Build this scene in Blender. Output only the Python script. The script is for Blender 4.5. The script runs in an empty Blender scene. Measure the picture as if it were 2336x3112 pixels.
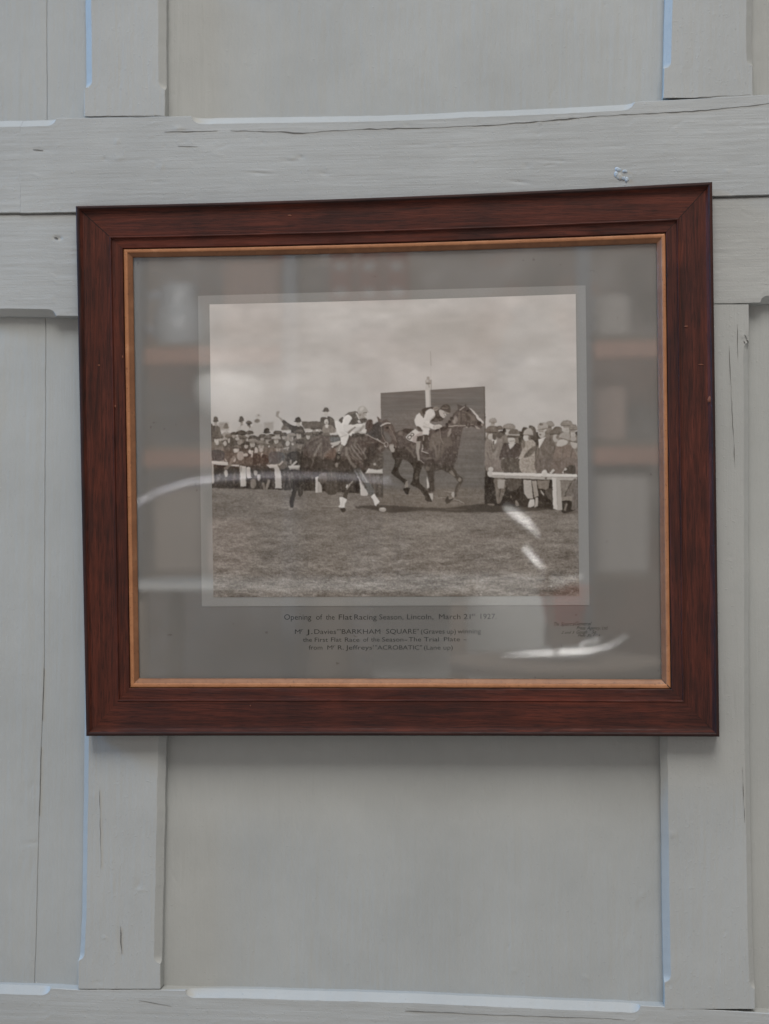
import bpy, math
import numpy as np
from mathutils import Vector, Matrix

# ================================================================ camera, light, exposure
scene = bpy.context.scene
FPX = 4322.0                                        # focal length in photograph pixels (50 mm on a 36 mm tall sensor)
YAW, PITCH, DIST = math.radians(6.0), math.radians(1.5), 1.482
CAM = Vector((0.155, -DIST * math.cos(YAW) * math.cos(PITCH), 1.5 - DIST * math.sin(PITCH)))
FWD = Vector((-math.sin(YAW) * math.cos(PITCH), math.cos(YAW) * math.cos(PITCH), math.sin(PITCH)))
RGT = Vector((math.cos(YAW), math.sin(YAW), 0.0)); UPV = RGT.cross(FWD)
cd = bpy.data.cameras.new('camera'); cam = bpy.data.objects.new('camera', cd); scene.collection.objects.link(cam)
cam.matrix_world = Matrix((( RGT.x, UPV.x, -FWD.x, CAM.x), (RGT.y, UPV.y, -FWD.y, CAM.y), (RGT.z, UPV.z, -FWD.z, CAM.z), (0, 0, 0, 1)))
cd.sensor_fit = 'VERTICAL'; cd.sensor_height = 36.0; cd.sensor_width = 36.0; cd.lens = 36.0 * FPX / 3112.0
cd.clip_start = .05; cd.clip_end = 200
cd.dof.use_dof = True; cd.dof.focus_distance = 1.452; cd.dof.aperture_fstop = 3.6
scene.camera = cam

world = bpy.data.worlds.new('World'); scene.world = world; world.use_nodes = True
bg = world.node_tree.nodes['Background']; bg.inputs[0].default_value = (1.0, .985, .965, 1); bg.inputs[1].default_value = .36

def area(name, loc, target, sx, sy, power, col):
    d = bpy.data.lights.new(name, 'AREA'); d.shape = 'RECTANGLE'; d.size = sx; d.size_y = sy; d.energy = power; d.color = col
    o = bpy.data.objects.new(name, d); scene.collection.objects.link(o); o.location = loc
    o.rotation_euler = (Vector(target) - Vector(loc)).to_track_quat('-Z', 'Y').to_euler(); return o
area('roof_light', (.6, -6.6, 11.0), (.1, 0, 1.3), 6.0, 5.0, 1000, (1.0, .968, .925))
area('window_light', (-6.2, -.95, 4.6), (.1, 0, 1.4), 1.3, 1.6, 300, (.11, .47, 1.0))
area('mirror_fill', (-.3, -.55, 2.95), (-.35, -3.2, 2.28), 3.0, .6, 250, (1.0, .96, .92))  # unseen lamp added to brighten what the glass mirrors

scene.view_settings.view_transform = 'Standard'; scene.view_settings.look = 'None'; scene.view_settings.exposure = 0; scene.view_settings.gamma = 1
scene.view_settings.use_curve_mapping = False
scene.render.engine = 'CYCLES'; scene.cycles.use_denoising = True; scene.cycles.max_bounces = 8; scene.cycles.transparent_max_bounces = 8
scene.cycles.sample_clamp_indirect = 0; scene.cycles.blur_glossy = 0; scene.cycles.caustics_reflective = False; scene.cycles.caustics_refractive = False

# ================================================================ helpers
def at(px, py, depth=0.0):
    """the point of the wall (a plane 'depth' metres in front of the panels) that the photograph shows at this pixel"""
    d = FWD + RGT * ((px - 1168) / FPX) - UPV * ((py - 1556) / FPX)
    return CAM + d * ((-depth - CAM.y) / d.y)
def at_np(px, py, depth):
    dx = FWD.x + RGT.x * (px - 1168) / FPX - UPV.x * (py - 1556) / FPX
    dy = FWD.y + RGT.y * (px - 1168) / FPX - UPV.y * (py - 1556) / FPX
    dz = FWD.z + RGT.z * (px - 1168) / FPX - UPV.z * (py - 1556) / FPX
    t = (-depth - CAM.y) / dy
    return np.stack((CAM.x + dx * t, np.broadcast_to(-depth, np.shape(t)) + 0 * t, CAM.z + dz * t), -1)
def opposite_on(px, py, P0, n):
    """where the mirrored line of sight through this pixel meets the plane through P0 with normal n"""
    g = at(px, py, .019); d = Vector((g.x - CAM.x, -(g.y - CAM.y), g.z - CAM.z)); return g + d * ((P0 - g).dot(n) / d.dot(n))
def opposite(px, py, dist):
    """a point 'dist' metres in front of the wall whose mirror image falls on the glass at this pixel"""
    g = at(px, py, .019); k = (dist - .019) / (-CAM.y - .019)
    return Vector((g.x + (g.x - CAM.x) * k, -dist, g.z + (g.z - CAM.z) * k))
MM = .001
def link(name, me, mat, parent=None):
    o = bpy.data.objects.new(name, me); scene.collection.objects.link(o)
    if mat is not None: me.materials.append(mat)
    if parent is not None: o.parent = parent
    return o
def thing(name, label, cat, loc=(0, 0, 0), group=None):
    o = bpy.data.objects.new(name, None); scene.collection.objects.link(o); o.location = loc; o.empty_display_size = .05
    o['label'] = label; o['category'] = cat
    if group: o['group'] = group
    return o
def keep(o, parent):
    o.parent = parent; o.matrix_parent_inverse = Matrix.Translation(parent.location).inverted(); return o
def grid_mesh(name, P, smooth=True, flip=False, close=False):
    """mesh from an (n, m, 3) array of points"""
    n, m = P.shape[:2]; i = np.arange(n * m).reshape(n, m)
    if close: i = np.concatenate((i, i[:, :1]), 1)
    q = np.stack((i[:-1, :-1], i[1:, :-1], i[1:, 1:], i[:-1, 1:]), -1).reshape(-1, 4)
    if flip: q = q[:, ::-1]
    me = bpy.data.meshes.new(name); me.vertices.add(n * m); me.vertices.foreach_set('co', P.reshape(-1).astype(np.float32))
    me.loops.add(q.size); me.loops.foreach_set('vertex_index', q.reshape(-1).astype(np.int32))
    me.polygons.add(len(q)); me.polygons.foreach_set('loop_start', (np.arange(len(q)) * 4).astype(np.int32)); me.polygons.foreach_set('loop_total', np.full(len(q), 4, np.int32))
    me.update(calc_edges=True); me.validate()
    me.polygons.foreach_set('use_smooth', np.full(len(me.polygons), smooth)); return me

# ================================================================ materials
class NT:
    def __init__(s, name):
        s.m = bpy.data.materials.new(name); s.m.use_nodes = True; s.t = s.m.node_tree; s.b = s.t.nodes['Principled BSDF']; s.c = s.n('ShaderNodeTexCoord')
    def n(s, k, **kw):
        x = s.t.nodes.new(k)
        for a, v in kw.items(): setattr(x, a, v)
        return x
    def l(s, a, b): s.t.links.new(a, b)
    def map(s, scale, rot=(0, 0, 0)):
        x = s.n('ShaderNodeMapping'); x.inputs['Scale'].default_value = scale; x.inputs['Rotation'].default_value = rot; s.l(s.c.outputs['Object'], x.inputs[0]); return x.outputs[0]
    def noise(s, vec, scale, det=4, rough=.55, dist=0.0):
        x = s.n('ShaderNodeTexNoise'); x.inputs['Scale'].default_value = scale; x.inputs['Detail'].default_value = det; x.inputs['Roughness'].default_value = rough; x.inputs['Distortion'].default_value = dist; s.l(vec, x.inputs['Vector']); return x.outputs['Fac']
    def ramp(s, fac, stops):
        x = s.n('ShaderNodeValToRGB'); e = x.color_ramp.elements
        while len(e) < len(stops): e.new(.5)
        for q, (p, c) in zip(e, stops): q.position = p; q.color = (*c, 1) if len(c) == 3 else c
        s.l(fac, x.inputs[0]); return x.outputs[0]
    def mix(s, a, b, fac, mode='MIX'):
        x = s.n('ShaderNodeMix', data_type='RGBA', blend_type=mode)
        for sock, v in ((x.inputs[0], fac), (x.inputs[6], a), (x.inputs[7], b)):
            if isinstance(v, (int, float)): sock.default_value = v
            elif isinstance(v, tuple): sock.default_value = (*v, 1)
            else: s.l(v, sock)
        return x.outputs[2]
    def bump(s, h, strength, dist, prev=None):
        x = s.n('ShaderNodeBump'); x.inputs['Strength'].default_value = strength; x.inputs['Distance'].default_value = dist; s.l(h, x.inputs['Height'])
        if prev is not None: s.l(prev, x.inputs['Normal'])
        return x.outputs[0]
    def set(s, **kw):
        for k, v in kw.items():
            i = s.b.inputs[k.replace('_', ' ')]
            if isinstance(v, (int, float)): i.default_value = v
            elif isinstance(v, tuple): i.default_value = (*v, 1)
            else: s.l(v, i)
        return s.m

def paint_mat(name, base, along):
    """brushed eggshell paint over wood; along = 'x' or 'z' is the way the grain runs"""
    t = NT(name); long_, short = 5.0, 130.0
    sc = (long_, 60, short) if along == 'x' else (short, 60, long_)
    sf = (16, 60, 420) if along == 'x' else (420, 60, 16)
    g1 = t.noise(t.map(sc), 1.0, 5, .6, .4); g2 = t.noise(t.map(sf), 1.0, 3, .6); sp = t.noise(t.map((1, 1, 1)), 900, 2, .5); bl = t.noise(t.map((1, 1, 1)), 6, 4, .6); lump = t.noise(t.map((1, 1, 1)), 150, 3, .6)
    col = t.mix(tuple(c * .93 for c in base), tuple(c * 1.05 for c in base), t.ramp(bl, [(.35, (0, 0, 0)), (.65, (1, 1, 1))]))
    col = t.mix(col, tuple(c * f for c, f in zip(base, (.80, .79, .74))), t.ramp(g1, [(.60, (0, 0, 0)), (.80, (.22, .22, .22))]))
    col = t.mix(col, tuple(c * .72 for c in base), t.ramp(t.noise(t.map((1, 1, 1)), 310, 2, .5), [(.70, (0, 0, 0)), (.78, (.55, .55, .55))]))
    nb = t.bump(g1, .30, .0011); nb = t.bump(g2, .42, .0005, nb); nb = t.bump(lump, .26, .0006, nb); nb = t.bump(sp, .40, .0003, nb)
    nib = t.noise(t.map((1, 1, 1) if along == 'x' else (1, 1, 1)), 300, 1, .4); nb = t.bump(t.ramp(nib, [(.68, (0, 0, 0)), (.76, (1, 1, 1))]), .30, .0005, nb)
    return t.set(Base_Color=col, Roughness=.52, Specular_IOR_Level=.32, Normal=nb)
PANEL = (.388, .398, .384); RAILC = (.393, .402, .391)
M_PANEL = paint_mat('panel_paint', PANEL, 'z'); M_STILE = paint_mat('stile_paint', (.392, .401, .388), 'z'); M_RAIL = paint_mat('rail_paint', RAILC, 'x')
def plain(name, col, rough=.5, **kw):
    t = NT(name); n = t.noise(t.map((1, 1, 1)), 240, 3, .6)
    return t.set(Base_Color=t.mix(tuple(c * .85 for c in col), tuple(min(1, c * 1.12) for c in col), n), Roughness=rough, **kw)
M_CRACK = plain('crack_dirt', (.115, .11, .10), .9); M_BLUE_CHIP = plain('blue_lit_paint', (.42, .50, .58), .6)

def oak(name, along, k0=0.0):
    t = NT(name)
    s1 = (14, 60, 300) if along == 'x' else (300, 60, 14); s2 = (60, 200, 1100) if along == 'x' else (1100, 200, 60); s3 = (3, 20, 40) if along == 'x' else (40, 20, 3)
    g = t.noise(t.map(s1), 1.0, 6, .62, .7); f = t.noise(t.map(s2), 1.0, 3, .6, .2); w = t.noise(t.map(s3), 1.0, 4, .55, 1.2); m = t.noise(t.map((1, 1, 1)), 11, 3, .6)
    col = t.ramp(g, [(.25, (.027, .0098, .0070)), (.45, (.060, .0165, .0105)), (.62, (.098, .0252, .0150)), (.85, (.140, .038, .021))])
    col = t.mix(col, (.012, .0065, .006), t.ramp(f, [(.52, (0, 0, 0)), (.66, (.6, .6, .6))]))
    col = t.mix(col, (.180, .038, .018), t.ramp(w, [(.52, (0, 0, 0)), (.75, (.36, .36, .36))]))
    col = t.mix(col, (.012, .008, .008), t.ramp(m, [(.38, (.45, .45, .45)), (.58, (0, 0, 0))]))
    if k0: col = t.mix(col, (.011, .009, .009), k0)
    nb = t.bump(g, .25, .0006); nb = t.bump(f, .5, .0004, nb)
    return t.set(Base_Color=col, Roughness=t.ramp(f, [(.3, (.46, .46, .46)), (.7, (.66, .66, .66))]), Specular_IOR_Level=.22, Normal=nb)
M_LIPX, M_LIPZ = oak('blackened_oak_across', 'x', .62), oak('blackened_oak_upright', 'z', .62)
M_OAKX, M_OAKZ = oak('stained_oak_across', 'x'), oak('stained_oak_upright', 'z')
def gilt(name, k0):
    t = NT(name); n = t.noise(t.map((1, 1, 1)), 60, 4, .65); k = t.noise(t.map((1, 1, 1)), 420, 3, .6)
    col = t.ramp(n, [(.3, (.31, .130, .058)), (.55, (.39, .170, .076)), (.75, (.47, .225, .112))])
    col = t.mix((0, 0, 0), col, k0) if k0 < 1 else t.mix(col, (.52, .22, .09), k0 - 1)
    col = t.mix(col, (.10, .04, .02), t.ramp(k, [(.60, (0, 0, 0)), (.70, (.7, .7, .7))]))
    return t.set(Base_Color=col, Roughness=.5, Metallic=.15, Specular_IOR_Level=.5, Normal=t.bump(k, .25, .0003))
M_GILT = gilt('worn_gilt', 1.12); M_GILT_DARK = gilt('darker_gilt', .58)  # second one: darker copy of the gilt for the inner bevel
def card(name, col, spots):
    t = NT(name); f = t.noise(t.map((1, 1, 1)), 1500, 2, .6); b = t.noise(t.map((1, 1, 1)), 9, 4, .6); k = t.noise(t.map((1, 1, 1)), 130, 2, .5)
    c = t.mix(tuple(x * .92 for x in col), tuple(x * 1.08 for x in col), b); c = t.mix(c, tuple(x * .9 for x in col), t.ramp(f, [(.4, (0, 0, 0)), (.7, (1, 1, 1))]))
    if spots: c = t.mix(c, (.09, .07, .06), t.ramp(k, [(.735, (0, 0, 0)), (.78, (.5, .5, .5))]))
    return t.set(Base_Color=c, Roughness=.9, Specular_IOR_Level=.1, Normal=t.bump(f, .15, .0002))
M_MAT = card('grey_mount_card', (.208, .195, .184), True); M_BORDER = card('pale_mount_card', (.325, .311, .297), False); M_EDGE = plain('card_edge', (.30, .28, .25), .9)
M_INK = plain('faded_ink', (.012, .011, .011), .8); M_INK2 = plain('faded_brown_ink', (.022, .018, .016), .8)
def glass():
    m = bpy.data.materials.new('old_picture_glass'); m.use_nodes = True; t = m.node_tree; t.nodes.clear()
    out = t.nodes.new('ShaderNodeOutputMaterial'); mx = t.nodes.new('ShaderNodeMixShader'); tr = t.nodes.new('ShaderNodeBsdfTransparent'); gl = t.nodes.new('ShaderNodeBsdfGlossy')
    tr.inputs[0].default_value = (.985, .99, .985, 1); gl.inputs['Roughness'].default_value = .0; gl.inputs['Color'].default_value = (1, 1, 1, 1)
    lw = t.nodes.new('ShaderNodeLayerWeight'); lw.inputs[0].default_value = .5
    p = t.nodes.new('ShaderNodeMath'); p.operation = 'POWER'; p.inputs[1].default_value = 5
    a = t.nodes.new('ShaderNodeMath'); a.operation = 'MULTIPLY_ADD'; a.inputs[1].default_value = .956; a.inputs[2].default_value = .044
    t.links.new(lw.outputs['Facing'], p.inputs[0]); t.links.new(p.outputs[0], a.inputs[0]); t.links.new(a.outputs[0], mx.inputs[0]); t.links.new(tr.outputs[0], mx.inputs[1]); t.links.new(gl.outputs[0], mx.inputs[2]); t.links.new(mx.outputs[0], out.inputs[0])
    return m
M_GLASS = glass()
# ---------------------------------------------------------------- the old race photograph (flat print), drawn in code
PX0, PY0, PW, PH = 626.0, 884.0, 1144, 940          # canvas window in photograph pixels
_rng = np.random.default_rng(1927)

def vnoise(h, w, cy, cx, seed):
    """smooth value noise on an h x w raster with cells of cy x cx pixels"""
    r = np.random.default_rng(seed)
    gh, gw = int(h / cy) + 4, int(w / cx) + 4
    g = r.random((gh, gw)).astype(np.float32)
    def axis(n, c):
        t = np.arange(n, dtype=np.float32) / c
        i = t.astype(int); f = t - i
        return i, f * f * (3 - 2 * f)
    iy, fy = axis(h, cy); ix, fx = axis(w, cx)
    fy = fy[:, None]; fx = fx[None, :]
    a = g[iy][:, ix]; b = g[iy][:, ix + 1]; c = g[iy + 1][:, ix]; d = g[iy + 1][:, ix + 1]
    return (a * (1 - fx) + b * fx) * (1 - fy) + (c * (1 - fx) + d * fx) * fy

def gblur(a, s):
    if s <= 0.05: return a
    r = max(1, int(s * 2.6 + 0.5)); k = np.exp(-0.5 * (np.arange(-r, r + 1) / s) ** 2); k /= k.sum()
    p = np.pad(a, ((r, r), (r, r)), mode='edge'); o = np.zeros_like(a); h, w = a.shape
    t = np.zeros((h + 2 * r, w), a.dtype)
    for i, q in enumerate(k): t += q * p[:, i:i + w]
    for i, q in enumerate(k): o += q * t[i:i + h]
    return o

CAN = np.zeros((PH, PW, 3), np.float32)             # display values 0..255

REG = dict(A=(640, 1220, .12658), B=(820, 1220, .12658), C=(980, 1220, .15663), D=(870, 1360, .20482), E=(1180, 1140, .18072),
           F=(1160, 1340, .19277), G=(1470, 1260, .18072), H=(1470, 1400, .18072), S=(0, 0, 1.0))
def to_src(reg, pts):
    x0, y0, s = REG[reg]
    return [(x0 + x * s, y0 + y * s) for x, y in pts]
def spline(pts, n=5):
    p = np.array(pts, np.float32); m = len(p); out = []
    for i in range(m):
        a, b, c, d = p[i - 1], p[i], p[(i + 1) % m], p[(i + 2) % m]
        for t in np.linspace(0, 1, n, endpoint=False):
            out.append(0.5 * ((2 * b) + (c - a) * t + (2 * a - 5 * b + 4 * c - d) * t * t + (3 * b - a - 3 * c + d) * t ** 3))
    return np.array(out)
def tone(v, warm=1.0):
    if isinstance(v, tuple):
        c = np.array(v, np.float32); m = c.mean(); return m + (c - m) * .62
    w = warm * 1.35 * (0.35 + 0.65 * (1 - abs(v - 110) / 110))
    return np.array((v + 5 * w + 1, v - .5 * w, v - 7 * w), np.float32)
def put(poly, v, soft=.6, alpha=1.0, warm=1.0, tex=0.0):
    q = np.asarray(poly, np.float32) - (PX0, PY0)
    pad = int(soft * 3) + 2
    x0, y0 = np.floor(q.min(0)).astype(int) - pad; x1, y1 = np.ceil(q.max(0)).astype(int) + pad
    x0, y0 = max(x0, 0), max(y0, 0); x1, y1 = min(x1, PW), min(y1, PH)
    if x1 <= x0 or y1 <= y0: return
    K = 3
    ys = y0 + (np.arange((y1 - y0) * K) + .5) / K; xs = x0 + (np.arange((x1 - x0) * K) + .5) / K
    ins = np.zeros((len(ys), len(xs)), bool)
    a = q; b = np.roll(q, -1, 0)
    for (ax, ay), (bx, by) in zip(a, b):
        if ay == by: continue
        r = np.nonzero((ys >= min(ay, by)) & (ys < max(ay, by)))[0]
        if len(r) == 0: continue
        xc = ax + (ys[r] - ay) / (by - ay) * (bx - ax)
        ins[r] ^= xs[None, :] > xc[:, None]
    m = ins.reshape(y1 - y0, K, x1 - x0, K).mean((1, 3)).astype(np.float32)
    m = gblur(m, soft) * alpha
    c = tone(v, warm)[None, None, :]
    if tex:
        c = c + (vnoise(y1 - y0, x1 - x0, 4, 3, int(abs(q[0, 0] * 7 + q[0, 1] * 13)) % 9999) - .5)[:, :, None] * 2 * tex
    s = CAN[y0:y1, x0:x1]
    s += (c - s) * m[:, :, None]
def Pg(reg, pts, v, soft=.6, alpha=1.0, warm=1.0, tex=0.0): put(to_src(reg, pts), v, soft, alpha, warm, tex)
def Sm(reg, pts, v, soft=.6, alpha=1.0, warm=1.0, tex=0.0): put(spline(to_src(reg, pts)), v, soft, alpha, warm, tex)
def El(reg, cx, cy, rx, ry, v, soft=.6, alpha=1.0, warm=1.0, rot=0.0):
    t = np.linspace(0, 2 * math.pi, 18, endpoint=False); c, s = math.cos(rot), math.sin(rot)
    put(to_src(reg, [(cx + rx * math.cos(u) * c - ry * math.sin(u) * s, cy + rx * math.cos(u) * s + ry * math.sin(u) * c) for u in t]), v, soft, alpha, warm)
def Ln(reg, pts, w, v, soft=.5, alpha=1.0, warm=1.0):
    for (ax, ay), (bx, by) in zip(pts[:-1], pts[1:]):
        d = math.hypot(bx - ax, by - ay) or 1; nx, ny = -(by - ay) / d * w / 2, (bx - ax) / d * w / 2
        ex, ey = (bx - ax) / d * w * .2, (by - ay) / d * w * .2
        Pg(reg, [(ax + nx - ex, ay + ny - ey), (bx + nx + ex, by + ny + ey), (bx - nx + ex, by - ny + ey), (ax - nx - ex, ay - ny - ey)], v, soft, alpha, warm)
def Ri(reg, cx, cy, rx, ry, w, v, rot=0.0):
    c, s = math.cos(rot), math.sin(rot)
    p = [(cx + rx * math.cos(u) * c - ry * math.sin(u) * s, cy + rx * math.cos(u) * s + ry * math.sin(u) * c) for u in np.linspace(0, 2 * math.pi, 15)]
    Ln(reg, p, w, v)
def cap(reg, x, y, w, v, h=None, face=None, coat=None, lean=0.0):
    """a head under a flat cap, with face and shoulders"""
    h = h or w * .42
    if coat is not None:
        Sm(reg, [(x - w * .25, y + h * 1.2), (x + w * .3, y + h * 1.2), (x + w * .75, y + h * 2.2), (x + w * .8, y + h * 5), (x - w * .8, y + h * 5), (x - w * .7, y + h * 2.2)], coat, .8, tex=9)
    if face is not None:
        El(reg, x - w * .03, y + h * .95, w * .27, h * .85, face, .6)
        El(reg, x - w * .03, y + h * .55, w * .26, h * .3, face - 45, .6, .7)
        El(reg, x + w * .03, y + h * 1.15, w * .10, h * .2, face - 25, .6, .6)
    Sm(reg, [(x - w * .5, y + h * .3), (x - w * .42, y - h * .2), (x - w * .1, y - h * .5), (x + w * .28, y - h * .45), (x + w * .48, y), (x + w * .45, y + h * .4), (x, y + h * .42)], v, .5, tex=5)
    Ln(reg, [(x - w * .46, y + h * .38), (x + w * .4, y + h * .42)], h * .2, v - 32, .5, .8)
    El(reg, x - w * .05, y - h * .2, w * .25, h * .16, v + 16, .8, .5)
def bowler(reg, x, y, w, h, v, face=None, coat=None):
    if coat is not None:
        Sm(reg, [(x - w * .3, y + h * 1.3), (x + w * .3, y + h * 1.3), (x + w * .75, y + h * 2.0), (x + w * .85, y + h * 3.6), (x - w * .85, y + h * 3.6), (x - w * .75, y + h * 2.0)], coat, .7, tex=7)
    if face is not None:
        El(reg, x, y + h * .85, w * .27, h * .55, face, .6)
        El(reg, x, y + h * .6, w * .25, h * .16, face - 50, .6, .7)
        El(reg, x + w * .05, y + h * 1.02, w * .1, h * .12, face - 35, .6, .7)
    Sm(reg, [(x - w * .33, y + h * .35), (x - w * .3, y - h * .25), (x - w * .1, y - h * .5), (x + w * .15, y - h * .5), (x + w * .32, y - h * .2), (x + w * .34, y + h * .35)], v, .5)
    Sm(reg, [(x - w * .52, y + h * .32), (x - w * .3, y + h * .3), (x + w * .3, y + h * .3), (x + w * .52, y + h * .28), (x + w * .25, y + h * .5), (x - w * .25, y + h * .52)], v - 8, .5)

def paint_print():
    yy, xx = np.mgrid[0:PH, 0:PW].astype(np.float32); sx = xx + PX0; sy = yy + PY0
    # --- sky
    cl = vnoise(PH, PW, 74, 150, 3) * .5 + vnoise(PH, PW, 36, 66, 4) * .3 + vnoise(PH, PW, 15, 30, 5) * .2
    sky = 176 + (cl - .5) * 46 + 5 * np.clip((1290 - sy) / 380, 0, 1)
    low = np.clip((sy - 1120) / 130, 0, 1); sky = sky * (1 - low * .6) + 180 * low * .6
    CAN[:, :, 0] = sky + 2; CAN[:, :, 1] = sky - 3; CAN[:, :, 2] = sky - 7
    for x, y, rx, ry, v, a in ((1400, 1000, 210, 50, 150, .5), (1560, 1040, 130, 34, 150, .55), (1300, 1070, 160, 22, 152, .4), (780, 1000, 190, 26, 156, .45), (900, 1060, 220, 20, 158, .35),
                               (1540, 1010, 70, 32, 186, .7), (1640, 1150, 110, 26, 184, .5), (1010, 1150, 190, 22, 186, .5), (1000, 1010, 60, 16, 186, .5), (1360, 1150, 60, 18, 186, .4), (1500, 1062, 160, 9, 184, .5), (1650, 960, 90, 40, 158, .35)):
        El('S', x, y, rx, ry, v, 18, a)
    El('S', 720, 1180, 130, 90, 190, 30, .55)
    for i in range(26):                                    # thin cirrus strokes
        x, y = _rng.uniform(640, 1740), _rng.uniform(910, 1200); El('S', x, y, _rng.uniform(20, 90), _rng.uniform(2, 7), 176 + _rng.uniform(-14, 12), 5, .4, rot=_rng.uniform(-.12, .05))
    # --- grass
    g = (vnoise(PH, PW, 9, 46, 11) * .35 + vnoise(PH, PW, 4, 15, 12) * .3 + vnoise(PH, PW, 2.2, 6, 13) * .25 + vnoise(PH, PW, 26, 120, 14) * .35) - .62
    sp = vnoise(PH, PW, 1.6, 2.6, 15) - .5
    near = np.clip((sy - 1480) / 330, 0, 1)
    gv = 98 + g * (40 + 56 * near) + sp * (20 + 34 * near) + 6 * near
    gy = 1474 + (sx - 640) * .045 + (vnoise(PH, PW, 900, 30, 16) - .5) * 8
    m = np.clip((sy - gy) / 5, 0, 1)[:, :, None]
    gv = gv + 10; gc = np.stack((gv + 6, gv - 1, gv - 8), 2)
    CAN[:] = CAN * (1 - m) + gc * m
    r = np.random.default_rng(5)
    for i in range(900):                                   # tufts and pale stalks
        y = r.uniform(1500, 1815); x = r.uniform(640, 1765); k = .5 + (y - 1490) / 330
        if r.random() < .5: El('S', x, y, r.uniform(3, 13) * k, r.uniform(.8, 1.6) * k, r.uniform(62, 84), .9, .35)
        else: Ln('S', [(x, y), (x + r.uniform(-9, 9) * k, y - r.uniform(1, 6) * k)], 1.2, r.uniform(125, 155), .6, .5)
    # --- board behind the winning post
    Pg('S', [(1157, 1196), (1472, 1176), (1476, 1300), (1477, 1510), (1160, 1500)], (106, 98, 90), .7)
    b0 = CAN[290:626, 530:852]; n = vnoise(336, 322, 5, 90, 21) * .6 + vnoise(336, 322, 2, 30, 22) * .4 - .5
    mk = (np.abs(b0[:, :, 0] - 106) < 14)[:, :, None]; b0 += mk * n[:, :, None] * 20
    for k in range(13):
        y = 1214 + k * 22; Ln('S', [(1159, y + 2 - k * .2), (1473, y - 16 + k * 1.3)], 1.3, 82, .6, .45)
    Ln('S', [(1157, 1196), (1472, 1176)], 2.0, 84); Ln('S', [(1472, 1176), (1477, 1510)], 3.0, 76); Ln('S', [(1158, 1198), (1160, 1490)], 1.6, 92)
    Sm('F', [(0, 760), (500, 770), (1000, 750), (1640, 770), (1640, 1060), (800, 1080), (0, 1060)], 100, 3, .85, tex=10)
    for i in range(120):
        x, y = r.uniform(1165, 1470), r.uniform(1490, 1545); El('S', x, y, r.uniform(4, 16), r.uniform(.8, 2), r.uniform(72, 128), .8, .5)
    # --- winning post
    Pg('E', [(632, 160), (712, 160), (708, 260), (618, 258)], 172); Pg('E', [(620, 252), (706, 252), (716, 546), (632, 552)], 184); Pg('E', [(684, 252), (706, 252), (716, 546), (694, 548)], 150, .8, .7)
    El('E', 672, 112, 50, 48, 146); El('E', 655, 100, 20, 20, 178, .8, .8); El('E', 672, 145, 45, 14, 96, .6, .8); El('E', 670, 50, 25, 24, 140); Ln('E', [(722, 80), (722, 250)], 9, 112); Ln('E', [(680, 160), (690, 212)], 9, 110)
    Ln('S', [(1308, 1068), (1310, 1112)], 1.8, 138); Ln('S', [(1309, 1110), (1309, 1150)], .8, 158)
    Pg('F', [(710, 560), (735, 620), (754, 745), (718, 752), (710, 660)], 184); Pg('F', [(735, 810), (805, 820), (806, 935), (795, 952), (765, 885)], 166)
    # --- crowd on the left
    Pg('S', [(620, 1325), (700, 1318), (780, 1322), (880, 1318), (960, 1322), (1060, 1322), (1158, 1330), (1158, 1500), (1000, 1496), (760, 1486), (620, 1484)], 72, 1.0, tex=16)
    Pg('A', [(190, 510), (430, 500), (440, 700), (190, 700)], 134, 2, .8); Pg('A', [(1290, 510), (1520, 490), (1500, 700), (1290, 700)], 140, 2, .7)
    Sm('A', [(1010, 560), (1120, 520), (1260, 600), (1290, 820), (1010, 820)], 166, 1.5); El('A', 1120, 470, 70, 55, 116, 1.2); El('A', 1150, 360, 75, 40, 168, 1.5); El('A', 1150, 330, 30, 14, 120, 1)
    bowler('A', 125, 430, 140, 120, 82, 150, 94); bowler('A', 745, 430, 150, 130, 74, 140, 164)
    Sm('A', [(0, 560), (60, 580), (110, 700), (90, 900), (0, 920)], 82); cap('A', 930, 510, 150, 92, 80, 100, 160)
    Sm('A', [(740, 600), (860, 580), (930, 640), (860, 720), (730, 720)], 172, 1); bowler('A', 372, 590, 150, 120, 104, 165, 140)
    bowler('A', 1350, 710, 190, 120, 66, 165, 100)
    for (x, y, w, v, f, c) in ((210, 850, 190, 88, 150, 90), (440, 830, 190, 106, 120, 70), (350, 960, 150, 66, 150, 78), (560, 770, 150, 80, 140, 70), (730, 755, 260, 70, 120, 66), (930, 750, 200, 80, 150, 72), (760, 860, 200, 86, 110, 66), (1020, 870, 230, 74, 130, 70),
                               (1250, 830, 180, 84, 140, 80), (1390, 860, 230, 96, 140, 86), (1010, 945, 230, 122, 150, 70), (1220, 990, 240, 106, 140, 92), (150, 860, 190, 84, 165, 100), (640, 1090, 190, 92, 160, 84), (860, 1010, 170, 62, 150, 66), (980, 1140, 180, 66, 165, 56), (1490, 970, 190, 80, 140, 84), (1540, 880, 160, 150, 150, 90)):
        cap('A', x, y, w, v, None, f, c)
    for x, y, rx, ry, v in ((160, 1000, 38, 60, 172), (340, 1010, 42, 55, 160), (120, 1130, 70, 80, 96), (600, 1190, 60, 50, 168), (940, 1210, 36, 52, 172), (1090, 1190, 42, 90, 168), (1210, 1180, 52, 44, 158), (1240, 1290, 30, 60, 156), (560, 1390, 40, 70, 165), (720, 1310, 90, 110, 140), (840, 1290, 60, 40, 160), (380, 1400, 40, 46, 150), (280, 1430, 40, 36, 130), (1000, 1310, 30, 60, 170), (1210, 1480, 42, 42, 160), (1400, 1090, 24, 24, 175), (40, 1350, 34, 50, 135), (440, 950, 28, 60, 160), (640, 900, 50, 40, 155), (880, 930, 24, 40, 172), (700, 980, 60, 60, 128)):
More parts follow.
